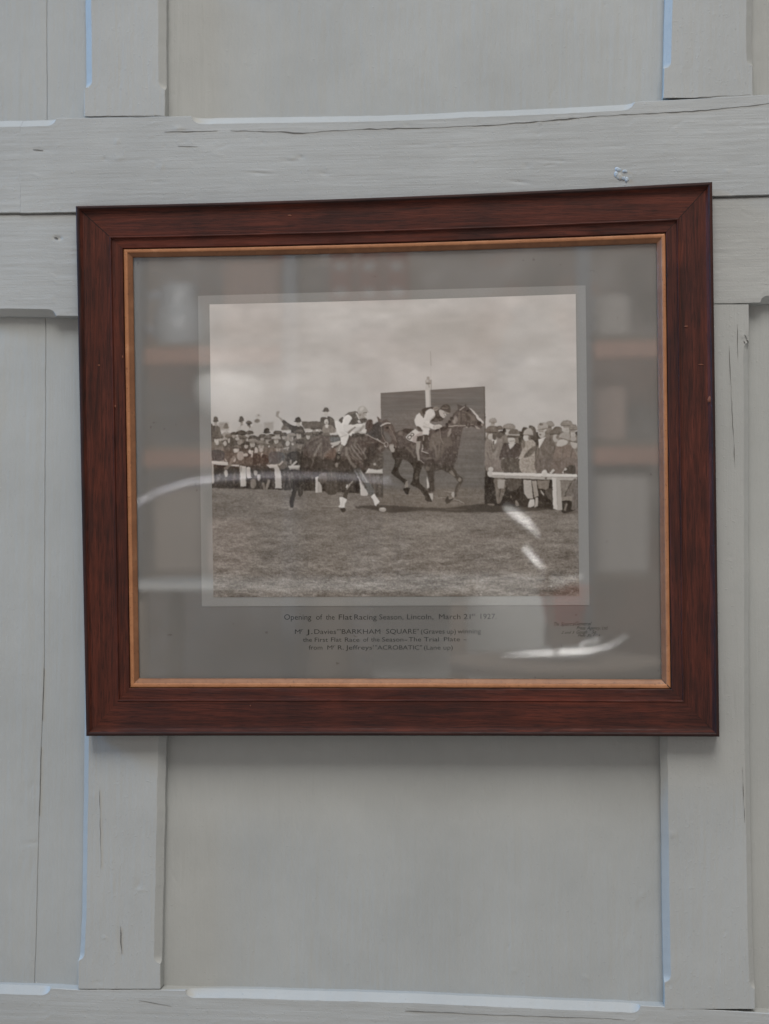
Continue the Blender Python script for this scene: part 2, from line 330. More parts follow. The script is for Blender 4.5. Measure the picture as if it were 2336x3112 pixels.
        El('A', x, y, rx, ry, v, .7, .9)
    Sm('A', [(20, 1200), (200, 1170), (330, 1220), (330, 1380), (200, 1430), (60, 1420)], (66, 66, 64), .8, tex=6); Sm('A', [(390, 1160), (540, 1160), (560, 1300), (420, 1420), (340, 1340)], 72, .8, tex=6)
    Sm('A', [(1040, 1260), (1180, 1280), (1200, 1480), (1060, 1500), (1000, 1400)], 50, .8, tex=5); Sm('A', [(1250, 1280), (1400, 1330), (1400, 1480), (1260, 1560), (1190, 1500)], 52, .8, tex=5); Sm('A', [(1400, 1360), (1580, 1340), (1580, 1500), (1460, 1500)], 54, .8); Sm('A', [(860, 1380), (980, 1330), (1020, 1480), (960, 1560), (840, 1500)], 78, .8, tex=8)
    # legs under the rail
    Pg('S', [(620, 1408), (700, 1412), (800, 1418), (900, 1424), (1000, 1428), (1160, 1432), (1163, 1440), (1163, 1506), (1000, 1494), (830, 1488), (760, 1486), (620, 1482)], 54, 1.0, tex=9)
    for i in range(46):
        x = r.uniform(650, 1165); y1 = 1466 + (x - 640) * .06; Ln('S', [(x, y1 - r.uniform(20, 50)), (x + r.uniform(-5, 5), y1)], r.uniform(2, 5), r.choice([40, 76, 88, 46]), 1, .6)
    Pg('A', [(14, 1425), (420, 1455), (420, 1512), (690, 1525), (690, 1570), (30, 1510)], 172); Pg('A', [(20, 1500), (70, 1520), (88, 1960), (30, 1995)], 150); Pg('A', [(706, 1535), (850, 1560), (852, 2040), (718, 2045)], 168); Pg('A', [(700, 1570), (760, 1540), (740, 1700), (690, 1690)], 140)
    Sm('A', [(860, 1600), (950, 1590), (965, 1800), (1000, 1835), (880, 1830)], 168); El('A', 370, 1730, 42, 80, 160, 1); Sm('A', [(960, 1890), (1080, 1880), (1080, 2050), (980, 2080)], 112, 1); Sm('A', [(1120, 1760), (1200, 1780), (1180, 1900), (1140, 1900)], 150, 1); El('A', 1080, 1720, 50, 60, 140, 1); Ln('A', [(1400, 1890), (1340, 2110)], 60, 120, 1); Ln('A', [(1270, 1960), (1290, 2110)], 50, 110, 1); Sm('A', [(340, 1560), (440, 1560), (420, 1640), (340, 1640)], 88, 1)
    Ln('A', [(560, 1330), (470, 1520), (360, 1620)], 70, 104, 1); Pg('A', [(1340, 1520), (1580, 1510), (1580, 1590), (1420, 1600)], 166)
    # tile B: the waving man and the people round him
    Pg('B', [(770, 488), (1235, 488), (1235, 660), (835, 665), (770, 560)], 86, .8, tex=5); Pg('B', [(840, 655), (1000, 655), (1000, 700), (840, 715)], 160)
    bowler('B', 1352, 205, 180, 100, 66, 165); Sm('B', [(1225, 410), (1330, 380), (1420, 360), (1530, 420), (1575, 560), (1565, 700), (1240, 700)], 76, .6, tex=6); El('B', 1345, 305, 42, 56, 165)
    Pg('B', [(1340, 370), (1380, 350), (1380, 420)], 180)
    Sm('B', [(285, 490), (320, 448), (410, 500), (520, 565), (640, 620), (640, 730), (500, 710), (280, 690), (330, 570)], 74, .5, tex=5); Sm('B', [(280, 690), (330, 560), (500, 700)], 104, 1, .7)
    Sm('B', [(148, 350), (170, 243), (232, 250), (216, 350), (305, 440), (282, 485), (215, 400)], 138); bowler('B', 680, 440, 190, 115, 62, 160, 60)
    Ln('B', [(660, 600), (720, 600)], 22, 160); Ln('B', [(280, 712), (510, 700)], 24, 160)
    Sm('B', [(1290, 600), (1420, 560), (1540, 620), (1575, 740), (1280, 770)], 116, .6, tex=6); El('B', 1345, 455, 82, 60, 66); El('B', 1362, 495, 52, 66, 168); Pg('B', [(1320, 570), (1410, 560), (1400, 650), (1340, 640)], 182); El('B', 1365, 520, 16, 18, 110)
    for (x, y, w, v, f, c) in ((1070, 640, 170, 70, 140, 76), (1190, 640, 140, 66, 150, 60), (1090, 770, 170, 86, None, 90), (190, 745, 200, 84, 140, 74), (340, 790, 170, 80, 140, 76), (520, 800, 210, 128, 160, 90), (700, 725, 220, 82, 152, 96), (920, 775, 180, 88, 160, 80), (160, 880, 200, 150, 160, 96), (730, 960, 220, 74, 118, 84), (1350, 800, 210, 90, None, 88)):
        cap('B', x, y, w, v, None if w != 220 else 110, f, c)
    Sm('B', [(360, 950), (390, 850), (450, 820), (520, 850), (545, 930), (500, 950)], 122, tex=6); El('B', 432, 1010, 52, 66, 158); cap('B', 210, 1060, 210, 100, 110, 136, 88); El('B', 545, 1030, 24, 26, 170); Ln('B', [(330, 1140), (450, 1110), (410, 1170)], 30, 150, .7)
    Sm('B', [(0, 1230), (300, 1230), (360, 1400), (200, 1500), (0, 1480)], (78, 78, 76), 1, tex=6); Sm('B', [(440, 1250), (720, 1220), (740, 1500), (560, 1520), (430, 1460)], 56, .8, tex=5); El('B', 750, 1258, 26, 28, 165)
    Ln('B', [(510, 1420), (500, 1500)], 50, 120); Ln('B', [(650, 1440), (530, 1550)], 46, 160); Ln('B', [(310, 1450), (215, 1530)], 40, 150)
    Pg('B', [(430, 1560), (560, 1540), (770, 1545), (768, 1635), (480, 1640)], 168); Ln('B', [(480, 1620), (760, 1615)], 30, 130, .6, .7); Pg('B', [(0, 1515), (180, 1515), (190, 1590), (0, 1600)], 170)
    Pg('B', [(108, 1560), (190, 1560), (270, 1700), (285, 2090), (135, 2095)], 166); Pg('B', [(1095, 1820), (1160, 1800), (1165, 2190), (1100, 2190)], 172); Pg('B', [(1160, 1900), (1250, 2020), (1250, 2190), (1165, 2190)], 158)
    El('B', 540, 2140, 30, 22, 150); Pg('D', [(1090, 480), (1110, 500), (1215, 660), (1205, 722), (1100, 716)], 176); Pg('D', [(1165, 388), (1220, 310), (1300, 310), (1430, 322), (1430, 390)], 178)
    Ln('D', [(1170, 385), (1430, 388)], 16, 120, .6, .6); Sm('D', [(1230, 280), (1340, 120), (1430, 90), (1424, 320), (1230, 310)], 78, 1, tex=6); El('D', 1310, 250, 18, 20, 150); Pg('D', [(1180, 395), (1430, 395), (1436, 740), (1330, 740), (1180, 470)], 74, 1, tex=8)
    for x in (1240, 1300, 1370): Ln('D', [(x, 400), (x + 14, 730)], 22, 96, 1.2, .6)
    Sm('D', [(590, 380), (720, 380), (760, 560), (740, 690), (600, 680), (580, 500)], 66, 1, tex=6); Sm('D', [(480, 420), (590, 370), (600, 500), (510, 530)], 84, 1.2)
    # --- shadows on the turf
    Sm('F', [(-300, 1040), (250, 1040), (700, 1050), (1000, 1062), (1350, 1020), (1640, 990), (1900, 1000), (1900, 1110), (1400, 1130), (1000, 1120), (700, 1100), (400, 1122), (200, 1130), (0, 1120)], 60, 1.6, .9); Ln('F', [(1020, 1085), (1340, 1085)], 14, 92, 1.2, .7)
    Sm('D', [(1050, 875), (1300, 860), (1660, 870), (1660, 960), (1500, 950), (1300, 905), (1060, 905)], 64, 1.6, .9); Ln('D', [(520, 898), (800, 896)], 12, 74, 1.2, .9); Ln('D', [(30, 935), (160, 940)], 10, 82, 1.2, .7)
    # --- leading horse
    L = 68
    Sm('F', [(170, 170), (165, 235), (200, 290), (198, 380), (155, 490), (162, 522), (250, 592), (335, 660), (350, 690), (405, 680), (405, 632), (330, 580), (285, 530), (270, 460), (290, 380), (335, 285), (345, 180)], 52)
    Sm('F', [(372, 660), (412, 636), (412, 742), (368, 748)], 128); Sm('F', [(343, 755), (440, 740), (430, 800), (412, 852), (375, 835)], 46)
    Sm('F', [(430, 300), (495, 420), (497, 520), (478, 640), (455, 692), (580, 758), (650, 840), (690, 890), (695, 940), (795, 965), (762, 885), (725, 815), (720, 770), (650, 720), (600, 660), (590, 600), (602, 510), (630, 440), (640, 380), (600, 300)], 48)
    El('F', 545, 560, 30, 60, 80, 1.2, .8)
    Sm('F', [(1040, 470), (1055, 508), (1130, 552), (1195, 630), (1208, 665), (1185, 692), (1152, 790), (1140, 850), (1155, 895), (1178, 885), (1196, 840), (1218, 770), (1272, 660), (1276, 600), (1250, 565), (1200, 520), (1150, 440), (1100, 420)], 70)
    Sm('F', [(1062, 480), (1110, 470), (1160, 560), (1100, 530)], 116, .8); El('F', 1232, 615, 24, 34, 120, .8); Ln('F', [(1235, 690), (1185, 840)], 18, 92, .8); Sm('F', [(1105, 825), (1140, 806), (1148, 870), (1112, 905)], 158); Sm('F', [(1000, 935), (1040, 868), (1062, 915), (1112, 903), (1122, 925), (1062, 977), (1030, 992), (1008, 972)], 58); Sm('F', [(1060, 905), (1110, 880), (1120, 905), (1070, 925)], 120)
    Ln('F', [(975, 795), (1110, 808)], 10, 140); Ln('F', [(925, 892), (1010, 895)], 9, 138); Ln('F', [(1130, 920), (1220, 945), (1300, 985)], 10, 140); El('F', 1160, 985, 90, 22, 118, 2, .6)
    body = to_src('E', [(105, 970), (180, 935), (300, 903), (420, 915), (560, 950), (690, 935), (780, 930), (880, 925), (960, 880), (1025, 830), (1060, 740), (1105, 640), (1180, 575), (1165, 530), (1150, 490), (1205, 503), (1250, 522), (1280, 515), (1308, 478), (1312, 530), (1350, 552), (1430, 610), (1500, 690), (1560, 760), (1608, 800), (1602, 860), (1572, 880), (1540, 918), (1490, 915), (1465, 885), (1380, 868), (1300, 872), (1262, 890), (1240, 960), (1222, 1050), (1195, 1210)]) + \
        to_src('F', [(1218, 110), (1205, 210), (1190, 290), (1140, 365), (1146, 402), (1090, 450), (1050, 505), (960, 458), (880, 468), (832, 490), (822, 600), (830, 700), (834, 785), (775, 826), (725, 815), (700, 765), (752, 745), (757, 680), (738, 580), (700, 480), (655, 395), (560, 330), (460, 345), (335, 285), (200, 290), (165, 235), (200, 120)])
    put(body, (82, 70, 62), .6, tex=8)
    Sm('F', [(640, 360), (900, 380), (1146, 402), (1050, 505), (960, 458), (832, 490), (834, 785), (775, 826), (725, 812), (757, 680), (738, 580), (700, 480)], 52, 2.0, .6)
    Sm('F', [(200, 120), (420, 130), (600, 300), (640, 390), (460, 345), (335, 285), (200, 290), (165, 235)], 50, 2, .7)
    for p, v in ((((800, 20), (850, 130), (860, 260)), 118), (((760, 30), (790, 160)), 112), (((920, 20), (900, 160), (880, 300)), 112), (((970, 60), (940, 200)), 104), (((400, 110), (470, 180), (520, 260)), 102), (((700, 280), (780, 270)), 122), (((860, 300), (960, 200), (1000, 100)), 92), (((1150, 190), (1180, 180)), 110), (((450, 60), (520, 110)), 96)):
        Ln('F', p, 34, v, 1.8, .75)
    El('F', 720, 440, 40, 34, 96, 1.2, .8); Sm('E', [(1100, 720), (1140, 690), (1165, 760), (1120, 830), (1090, 800)], 132, 1.4, .85, tex=12); Sm('E', [(1020, 930), (1060, 890), (1050, 990), (1010, 1040), (990, 1010)], 132, 1.4, .85, tex=12); Sm('E', [(900, 1060), (1020, 1040), (1100, 1150), (1000, 1217), (900, 1190)], 96, 2.5, .7)
    Sm('E', [(740, 1000), (850, 980), (880, 1100), (800, 1200), (700, 1180)], 104, 2, .7, tex=10); Sm('E', [(1180, 640), (1215, 640), (1215, 840), (1170, 840)], 92, 1.5, .6)
    Sm('E', [(1240, 640), (1330, 640), (1420, 720), (1470, 830), (1380, 830), (1290, 790), (1230, 700)], 78, 2, .8); Sm('E', [(1330, 640), (1450, 720), (1480, 770), (1400, 760)], 102, 2, .7); El('E', 1340, 720, 40, 40, 52, 2, .7); El('E', 1330, 605, 26, 14, 40, .7)
    Pg('E', [(1345, 548), (1395, 570), (1470, 640), (1530, 715), (1604, 795), (1600, 838), (1560, 792), (1495, 735), (1455, 668), (1400, 605)], 186); El('E', 1535, 815, 28, 38, 44); Sm('E', [(1465, 850), (1530, 890), (1540, 915), (1490, 905)], 138); El('E', 1580, 840, 14, 24, 130)
    Ln('E', [(1200, 588), (1285, 530)], 14, 156); Ln('E', [(1215, 600), (1225, 760), (1215, 830)], 10, 60); Ln('E', [(1240, 600), (1330, 630)], 8, 110); Ln('E', [(880, 878), (1100, 856), (1320, 850)], 17, 140); Ln('E', [(900, 888), (1100, 872)], 8, 60); Ln('E', [(1370, 835), (1430, 828)], 10, 138); Ri('E', 1345, 842, 31, 36, 13, 50); El('E', 1320, 880, 18, 10, 150)
    for x, y in ((1070, 735), (1030, 790), (990, 830)): El('E', x, y, 26, 30, 40, 1)
    Sm('E', [(860, 890), (980, 850), (1010, 870), (930, 940), (780, 945)], 42, 1, .9); Ln('E', [(865, 900), (880, 1060), (930, 1160)], 10, 120)
    # saddle, number cloth, girth
    Pg('E', [(200, 930), (300, 900), (440, 915), (420, 960), (330, 1000)], 50, .9, .9); El('E', 200, 985, 40, 35, 112, 1.5, .8)
    Pg('E', [(298, 1042), (350, 982), (455, 912), (505, 955), (590, 955), (590, 1022), (480, 1060), (470, 1142), (400, 1122), (322, 1082)], 186); Pg('E', [(402, 1120), (415, 1040), (545, 955), (590, 955), (590, 1012), (482, 1032), (470, 1150)], (168, 150, 142), .7)
    Ri('E', 361, 1047, 34, 27, 12, 56, -.7); Ri('E', 406, 1003, 27, 24, 11, 60, -.7)
    Pg('F', [(540, 10), (612, 10), (592, 200), (606, 312), (570, 306), (545, 160)], 142); Ln('F', [(610, 310), (668, 352)], 12, 140); Ln('F', [(650, 90), (634, 165), (738, 196)], 13, 172); El('F', 690, 70, 16, 14, 170); Pg('E', [(480, 1030), (570, 1020), (565, 1100), (500, 1120)], 58)
    # its jockey
    Sm('E', [(530, 640), (470, 690), (440, 770), (465, 860), (520, 910), (580, 955), (580, 1012), (670, 1018), (692, 910), (645, 860), (605, 760), (595, 690)], 192); Sm('E', [(480, 860), (560, 900), (580, 950), (500, 930)], 60, .8, .9); Sm('E', [(590, 840), (680, 890), (600, 890)], 150, 1, .7)
    Sm('E', [(560, 600), (600, 562), (720, 540), (850, 560), (885, 585), (870, 650), (930, 720), (900, 772), (800, 787), (705, 770), (760, 700), (780, 640), (700, 580), (640, 600), (602, 715), (565, 690)], 54); Pg('E', [(522, 632), (562, 592), (606, 716), (566, 694)], 86); Sm('E', [(740, 575), (780, 533), (840, 538), (866, 568), (790, 605)], 124); Ln('E', [(770, 575), (850, 555)], 10, 90)
    Sm('E', [(648, 602), (700, 570), (760, 590), (787, 640), (776, 700), (722, 745), (692, 800), (760, 835), (800, 850), (770, 912), (690, 892), (590, 842), (578, 790), (600, 720), (620, 640)], 190, tex=8); Ln('E', [(700, 760), (775, 690)], 22, 150, 1.2, .7); Ln('E', [(600, 800), (690, 880)], 14, 160, 1.2, .6); Sm('E', [(760, 850), (850, 830), (902, 860), (872, 892), (800, 918), (760, 902)], 174); Ln('E', [(765, 850), (768, 900)], 8, 120); Ln('E', [(800, 880), (870, 880)], 8, 120)
    Sm('E', [(858, 590), (900, 590), (955, 625), (962, 655), (976, 682), (932, 722), (900, 708), (858, 655)], 166); Ln('E', [(930, 640), (960, 690)], 14, 110); Ln('E', [(940, 660), (975, 672)], 10, 190)
    Sm('E', [(885, 545), (920, 505), (990, 493), (1036, 530), (1047, 590), (1036, 640), (960, 612), (885, 582)], 62); Ln('E', [(905, 555), (1000, 560)], 20, 104, 1); Ln('E', [(950, 505), (1030, 560)], 10, 92, 1); Pg('E', [(935, 615), (1042, 640), (1005, 657), (950, 640)], 126)
    Sm('E', [(578, 1012), (672, 1015), (662, 1100), (640, 1220), (568, 1217), (576, 1100)], 62); Ln('E', [(594, 1025), (590, 1150)], 18, 136); Pg('F', [(620, 0), (700, 0), (690, 60), (660, 90), (640, 60)], 60); Ln('F', [(640, 60), (650, 130)], 10, 160)
    # --- second horse
    Sm('D', [(235, 60), (210, 250), (180, 400), (105, 560), (75, 690), (48, 800), (62, 895), (102, 890), (122, 780), (155, 650), (205, 570), (265, 520), (335, 440), (425, 345), (560, 290), (570, 60)], 50); El('D', 66, 912, 36, 20, 132); Sm('D', [(170, 640), (235, 560), (250, 640), (218, 732), (178, 708)], 56); Ln('D', [(215, 560), (210, 690)], 14, 90, 1, .6)
    Sm('D', [(940, 150), (960, 260), (1000, 340), (1090, 480), (1220, 690), (1260, 705), (1312, 660), (1255, 560), (1180, 440), (1105, 330), (1090, 260)], (104, 100, 94), .8); Ln('D', [(1060, 430), (1160, 580)], 14, 150, .8); Ln('D', [(1100, 340), (1200, 520)], 12, 142, .8); Ln('D', [(1050, 350), (1110, 460), (1190, 610)], 26, 66, 1, .8)
    Sm('D', [(960, 400), (1040, 420), (1040, 490), (965, 580), (912, 700), (892, 768), (840, 742), (868, 660), (895, 600), (930, 540), (950, 470)], 66); Ln('D', [(985, 500), (900, 620)], 20, 140, .8); Ln('D', [(910, 560), (895, 595)], 22, 178)
    put(to_src('B', [(795, 1230), (830, 1090), (900, 960), (1010, 870), (1220, 815)]) + to_src('C', [(130, 690), (330, 720), (520, 690), (700, 690), (800, 650), (880, 560), (960, 470), (1030, 425), (1085, 395), (1062, 298), (1140, 360), (1175, 375), (1235, 348), (1295, 388), (1355, 450), (1402, 560), (1425, 700), (1452, 800), (1442, 890), (1402, 970), (1340, 987), (1290, 950), (1235, 900), (1180, 965), (1130, 1005), (1060, 1000), (1020, 1060), (960, 1180), (915, 1277)]) + to_src('D', [(1150, 330), (1100, 300), (960, 330), (800, 345), (700, 340), (600, 320), (560, 290), (420, 340), (330, 440), (230, 400), (225, 200)]), (88, 72, 62), .6, tex=9)
    Sm('D', [(570, 140), (720, 200), (940, 180), (1090, 300), (1150, 330), (960, 345), (800, 350), (600, 325), (420, 345), (330, 440), (215, 420), (225, 130), (380, 150)], 50, 3, .62)
    Sm('C', [(820, 620), (960, 480), (1090, 400), (1180, 480), (1180, 640), (1100, 760), (1000, 730), (900, 650)], (60, 58, 54), 2, .7); Sm('C', [(870, 900), (1040, 800), (1120, 860), (1020, 1060), (930, 1230), (800, 1277), (790, 1100)], 56, 2.5, .8)
    for p, w, v in ((((560, 860), (620, 960), (700, 1060), (760, 1130)), 26, 134), (((620, 850), (700, 950), (760, 1040)), 22, 140), (((680, 830), (760, 940), (800, 1020)), 18, 134), (((520, 900), (580, 1040), (690, 1140)), 26, 116), (((830, 900), (800, 1000), (840, 1120)), 22, 122), (((650, 760), (620, 850)), 40, 104), (((740, 740), (860, 760)), 22, 92), (((470, 900), (470, 1040), (560, 1200), (640, 1277)), 50, 112), (((560, 1080), (640, 1140)), 14, 120), (((1080, 930), (1160, 880)), 40, 110), (((860, 800), (1000, 800)), 20, 96)):
        Ln('C', p, w, v, 1.3, .8)
    Sm('C', [(60, 1000), (180, 920), (280, 930), (270, 1080), (120, 1110), (40, 1090)], (112, 80, 62), 3, .7)
    for p, w, v in ((((1240, 1000), (1180, 1080), (1110, 1200), (1060, 1320)), 46, 126), (((1040, 1310), (1040, 1480), (980, 1600)), 30, 96), (((1280, 900), (1120, 1000), (960, 1120)), 36, 92), (((1460, 1140), (1320, 1250), (1270, 1400)), 20, 118), (((1230, 1010), (1230, 1200), (1240, 1380)), 44, 96), (((900, 1000), (1060, 900), (1200, 850)), 40, 96)):
        Ln('B', p, w, v, 1.5, .75)
    Sm('C', [(1190, 590), (1280, 620), (1330, 740), (1290, 800), (1230, 740)], (108, 104, 98), 2, .7); Sm('C', [(1290, 560), (1360, 620), (1420, 760), (1380, 760)], (110, 96, 88), 1.5, .7); El('C', 1255, 510, 34, 22, 38, 1); Sm('C', [(1292, 850), (1382, 842), (1394, 968), (1332, 982)], 152, .8); El('C', 1420, 880, 18, 26, 110); El('C', 1400, 900, 12, 22, 50)
    Ln('C', [(1128, 482), (1215, 432), (1310, 420)], 24, 178); Ln('C', [(1138, 500), (1150, 640), (1235, 800)], 13, 122); Ln('C', [(1300, 480), (1360, 600), (1440, 800)], 14, 112); Ln('C', [(800, 615), (960, 700), (1200, 822)], 22, 132); Ln('C', [(1060, 740), (1120, 780)], 24, 150); Ri('C', 1235, 842, 36, 52, 12, 156); Ln('C', [(1270, 850), (1390, 845)], 10, 120); El('C', 1218, 875, 14, 14, 190)
    Pg('D', [(790, 742), (822, 735), (902, 770), (872, 835), (862, 902), (782, 890), (768, 870), (800, 850)], 198); Ln('D', [(840, 760), (820, 880)], 12, 165, 1, .6); Sm('D', [(796, 912), (862, 898), (885, 950), (842, 965), (805, 935)], 52)
    Pg('D', [(1250, 730), (1310, 684), (1352, 760), (1392, 808), (1332, 868), (1308, 858), (1300, 800)], 198); Ln('D', [(1355, 850), (1395, 905)], 34, 74); El('D', 1430, 925, 52, 34, 150); El('D', 1430, 912, 30, 12, 178)
    # its jockey
    Sm('C', [(330, 360), (390, 310), (420, 360), (380, 420), (330, 400)], 70); Sm('C', [(850, 400), (900, 350), (960, 360), (985, 430), (960, 520), (880, 600), (830, 560)], (86, 68, 58), 1)
    Sm('C', [(255, 380), (330, 392), (392, 470), (420, 570), (505, 640), (500, 710), (442, 852), (368, 850), (360, 780), (342, 720), (290, 600), (262, 540), (248, 450)], 198); Ln('C', [(340, 700), (480, 640)], 10, 130); Sm('C', [(340, 590), (430, 600), (490, 680), (440, 700)], 178, 1.5, .6)
    Sm('C', [(418, 312), (470, 240), (560, 202), (660, 194), (702, 250), (722, 340), (685, 390), (705, 420), (785, 420), (745, 442), (540, 457), (520, 440), (570, 340), (540, 285), (480, 265)], 74); Sm('C', [(480, 240), (560, 210), (640, 205), (600, 240), (520, 260)], 100, 1.2, .7)
    Sm('C', [(398, 340), (440, 280), (500, 263), (560, 310), (562, 350), (512, 450), (430, 565), (380, 480), (390, 400)], 202); Sm('C', [(410, 460), (560, 455), (722, 434), (802, 480), (792, 512), (650, 500), (560, 562), (430, 572)], 192); Ln('C', [(500, 455), (700, 470)], 10, 160, 1, .6)
    Ln('C', [(655, 225), (720, 345)], 24, 184); Sm('C', [(698, 218), (790, 232), (852, 258), (846, 300), (802, 352), (740, 352), (700, 290)], 142); El('C', 830, 290, 12, 14, 190); El('C', 730, 260, 16, 22, 110); Sm('C', [(720, 350), (850, 330), (850, 400), (760, 420)], 70, .8)
    Sm('C', [(680, 190), (690, 140), (740, 96), (800, 90), (850, 130), (880, 190), (906, 216), (860, 214), (790, 226), (700, 210)], (164, 154, 142)); Sm('C', [(720, 180), (740, 120), (800, 105), (800, 150), (760, 190)], 184, 1.5, .8); Ln('C', [(790, 228), (862, 220)], 18, 84); Ln('C', [(860, 160), (880, 200)], 10, 130, 1, .7)
    Sm('C', [(760, 555), (850, 540), (845, 612), (780, 602)], 186); Sm('C', [(520, 622), (580, 590), (622, 620), (592, 662), (540, 672)], 194); El('C', 588, 640, 14, 14, 60); Ln('C', [(640, 500), (560, 560), (500, 610)], 30, 120); Ln('C', [(640, 620), (740, 560), (800, 480)], 40, 132, 1, .8); Sm('C', [(560, 680), (640, 620), (800, 630), (780, 690), (640, 710)], 58, 1, .9); El('C', 750, 620, 30, 14, 150)
    Sm('C', [(160, 810), (330, 765), (352, 800), (240, 872), (190, 850)], 164); El('C', 200, 880, 24, 22, 168); Sm('C', [(308, 850), (392, 850), (372, 920), (342, 1000), (268, 990)], 112); Ln('C', [(350, 860), (310, 970)], 18, 150); Sm('C', [(280, 1000), (352, 990), (352, 1165), (236, 1175), (248, 1120)], 52); El('C', 320, 1005, 30, 12, 150); El('C', 305, 1090, 24, 40, 110, 1, .7)
    Sm('C', [(240, 1210), (300, 1200), (300, 1277), (250, 1277)], 120, 1); Sm('C', [(150, 690), (320, 700), (330, 760), (180, 790)], (88, 88, 86), 1.5)
    # --- people on the right
    Pg('S', [(1475, 1330), (1520, 1310), (1600, 1312), (1680, 1318), (1780, 1310), (1780, 1545), (1477, 1540)], 62, 1.0, tex=8)
    cap('G', 155, 100, 130, 142, 80, 150, 110); cap('G', 265, 225, 120, 92, 70, None, 80); cap('G', 1105, 160, 170, 130, 90, 120, 110); cap('G', 1395, 150, 210, 128, 100, 165, 120); cap('G', 430, 205, 210, 130, 100, None, 110)
    El('G', 395, 300, 40, 48, 164); El('G', 348, 275, 28, 40, 58); Sm('G', [(640, 300), (660, 225), (740, 235), (760, 320), (640, 340)], 74); Sm('G', [(755, 210), (820, 195), (875, 240), (890, 420), (820, 420)], 78); cap('G', 1505, 220, 150, 122, 100, 165, 120)
    Sm('G', [(30, 440), (120, 405), (225, 388), (330, 470), (310, 700), (300, 885), (280, 960), (60, 960), (20, 700)], (132, 118, 106), .7, tex=7); Pg('G', [(130, 425), (225, 385), (205, 480), (165, 520)], 186); Ln('G', [(165, 450), (165, 510)], 26, 96); El('G', 120, 375, 48, 52, 162); El('G', 185, 370, 40, 60, 84, 1); cap('G', 140, 255, 220, 98, 120, None); Ln('G', [(130, 500), (160, 640)], 16, 92); Ln('G', [(230, 520), (150, 650)], 14, 100, 1); Ln('G', [(60, 640), (130, 860)], 20, 96, 1); Ln('G', [(200, 620), (190, 880)], 30, 146, 2, .6)
    Sm('G', [(330, 500), (420, 480), (560, 480), (645, 560), (610, 700), (570, 900), (300, 900), (268, 700)], (84, 70, 62), .7, tex=6); Pg('G', [(415, 490), (545, 478), (445, 592)], 178); Ln('G', [(440, 590), (470, 760)], 10, 52); El('G', 470, 440, 60, 62, 170); Ln('G', [(430, 450), (510, 445)], 10, 120); Sm('G', [(440, 262), (560, 250), (585, 330), (430, 335)], 96); Ln('G', [(425, 340), (600, 345)], 26, 152); Sm('G', [(398, 382), (420, 352), (620, 358), (600, 388), (500, 395)], 84); El('G', 340, 770, 36, 38, 182); El('G', 478, 792, 36, 34, 172); Ln('G', [(360, 770), (430, 770)], 18, 196); Ln('G', [(480, 760), (580, 710)], 7, 160)
    Sm('G', [(640, 470), (780, 420), (870, 490), (862, 700), (850, 900), (620, 900), (578, 760), (650, 600)], (158, 144, 130), .7, tex=14); Sm('G', [(720, 640), (860, 530), (850, 640), (690, 740)], 92, 1.2, tex=8); Sm('G', [(640, 450), (690, 440), (690, 560), (640, 560)], 100, 1.2, tex=10); Ln('G', [(690, 800), (860, 810)], 22, 100, 1); El('G', 715, 395, 52, 56, 174); El('G', 770, 390, 24, 40, 100, 1); Sm('G', [(665, 335), (700, 262), (750, 230), (812, 260), (832, 352), (750, 345)], 154); Ln('G', [(680, 345), (825, 352)], 12, 100); El('G', 620, 780, 46, 50, 166, 1, .9)
    Sm('G', [(1040, 392), (1130, 390), (1205, 520), (1200, 700), (1175, 900), (885, 900), (895, 560)], (112, 98, 86), .7, tex=7); Pg('G', [(915, 415), (1042, 378), (930, 572)], 186); El('G', 975, 320, 58, 78, 162); El('G', 955, 338, 18, 14, 96); Ln('G', [(925, 285), (1000, 285)], 14, 110); Sm('G', [(932, 150), (1050, 140), (1075, 232), (920, 245)], 150); El('G', 965, 165, 30, 24, 100, .8); Sm('G', [(898, 262), (1000, 232), (1105, 238), (1020, 256), (920, 270)], 116); Ln('G', [(930, 570), (900, 800)], 16, 84); Ln('G', [(1120, 460), (1090, 860)], 24, 88, 1.5, .8); Ln('G', [(1200, 540), (1170, 880)], 20, 70, 1)
    Sm('G', [(1220, 545), (1400, 505), (1500, 560), (1566, 700), (1566, 900), (1185, 900)], (128, 108, 94), .7, tex=7); El('G', 1210, 400, 48, 66, 158); El('G', 1240, 380, 24, 40, 110, 1); Sm('G', [(1168, 235), (1220, 205), (1300, 215), (1322, 300), (1285, 322), (1110, 335), (1098, 302)], 100, tex=5); Ln('G', [(1110, 335), (1280, 326)], 14, 72); Sm('G', [(1250, 440), (1380, 430), (1400, 500), (1240, 540)], 170); Sm('G', [(1268, 395), (1310, 312), (1400, 300), (1444, 342), (1432, 445), (1350, 425)], 148, tex=5); Ln('G', [(1275, 398), (1430, 440)], 14, 112); Ln('G', [(1500, 560), (1440, 800), (1360, 880)], 16, 84, 1); Sm('G', [(1450, 440), (1566, 470), (1566, 560), (1500, 570)], 160, 1); Ln('G', [(1440, 450), (1566, 465)], 22, 96); El('G', 1505, 410, 50, 44, 150); Ln('G', [(1340, 560), (1280, 860)], 12, 100, 1)
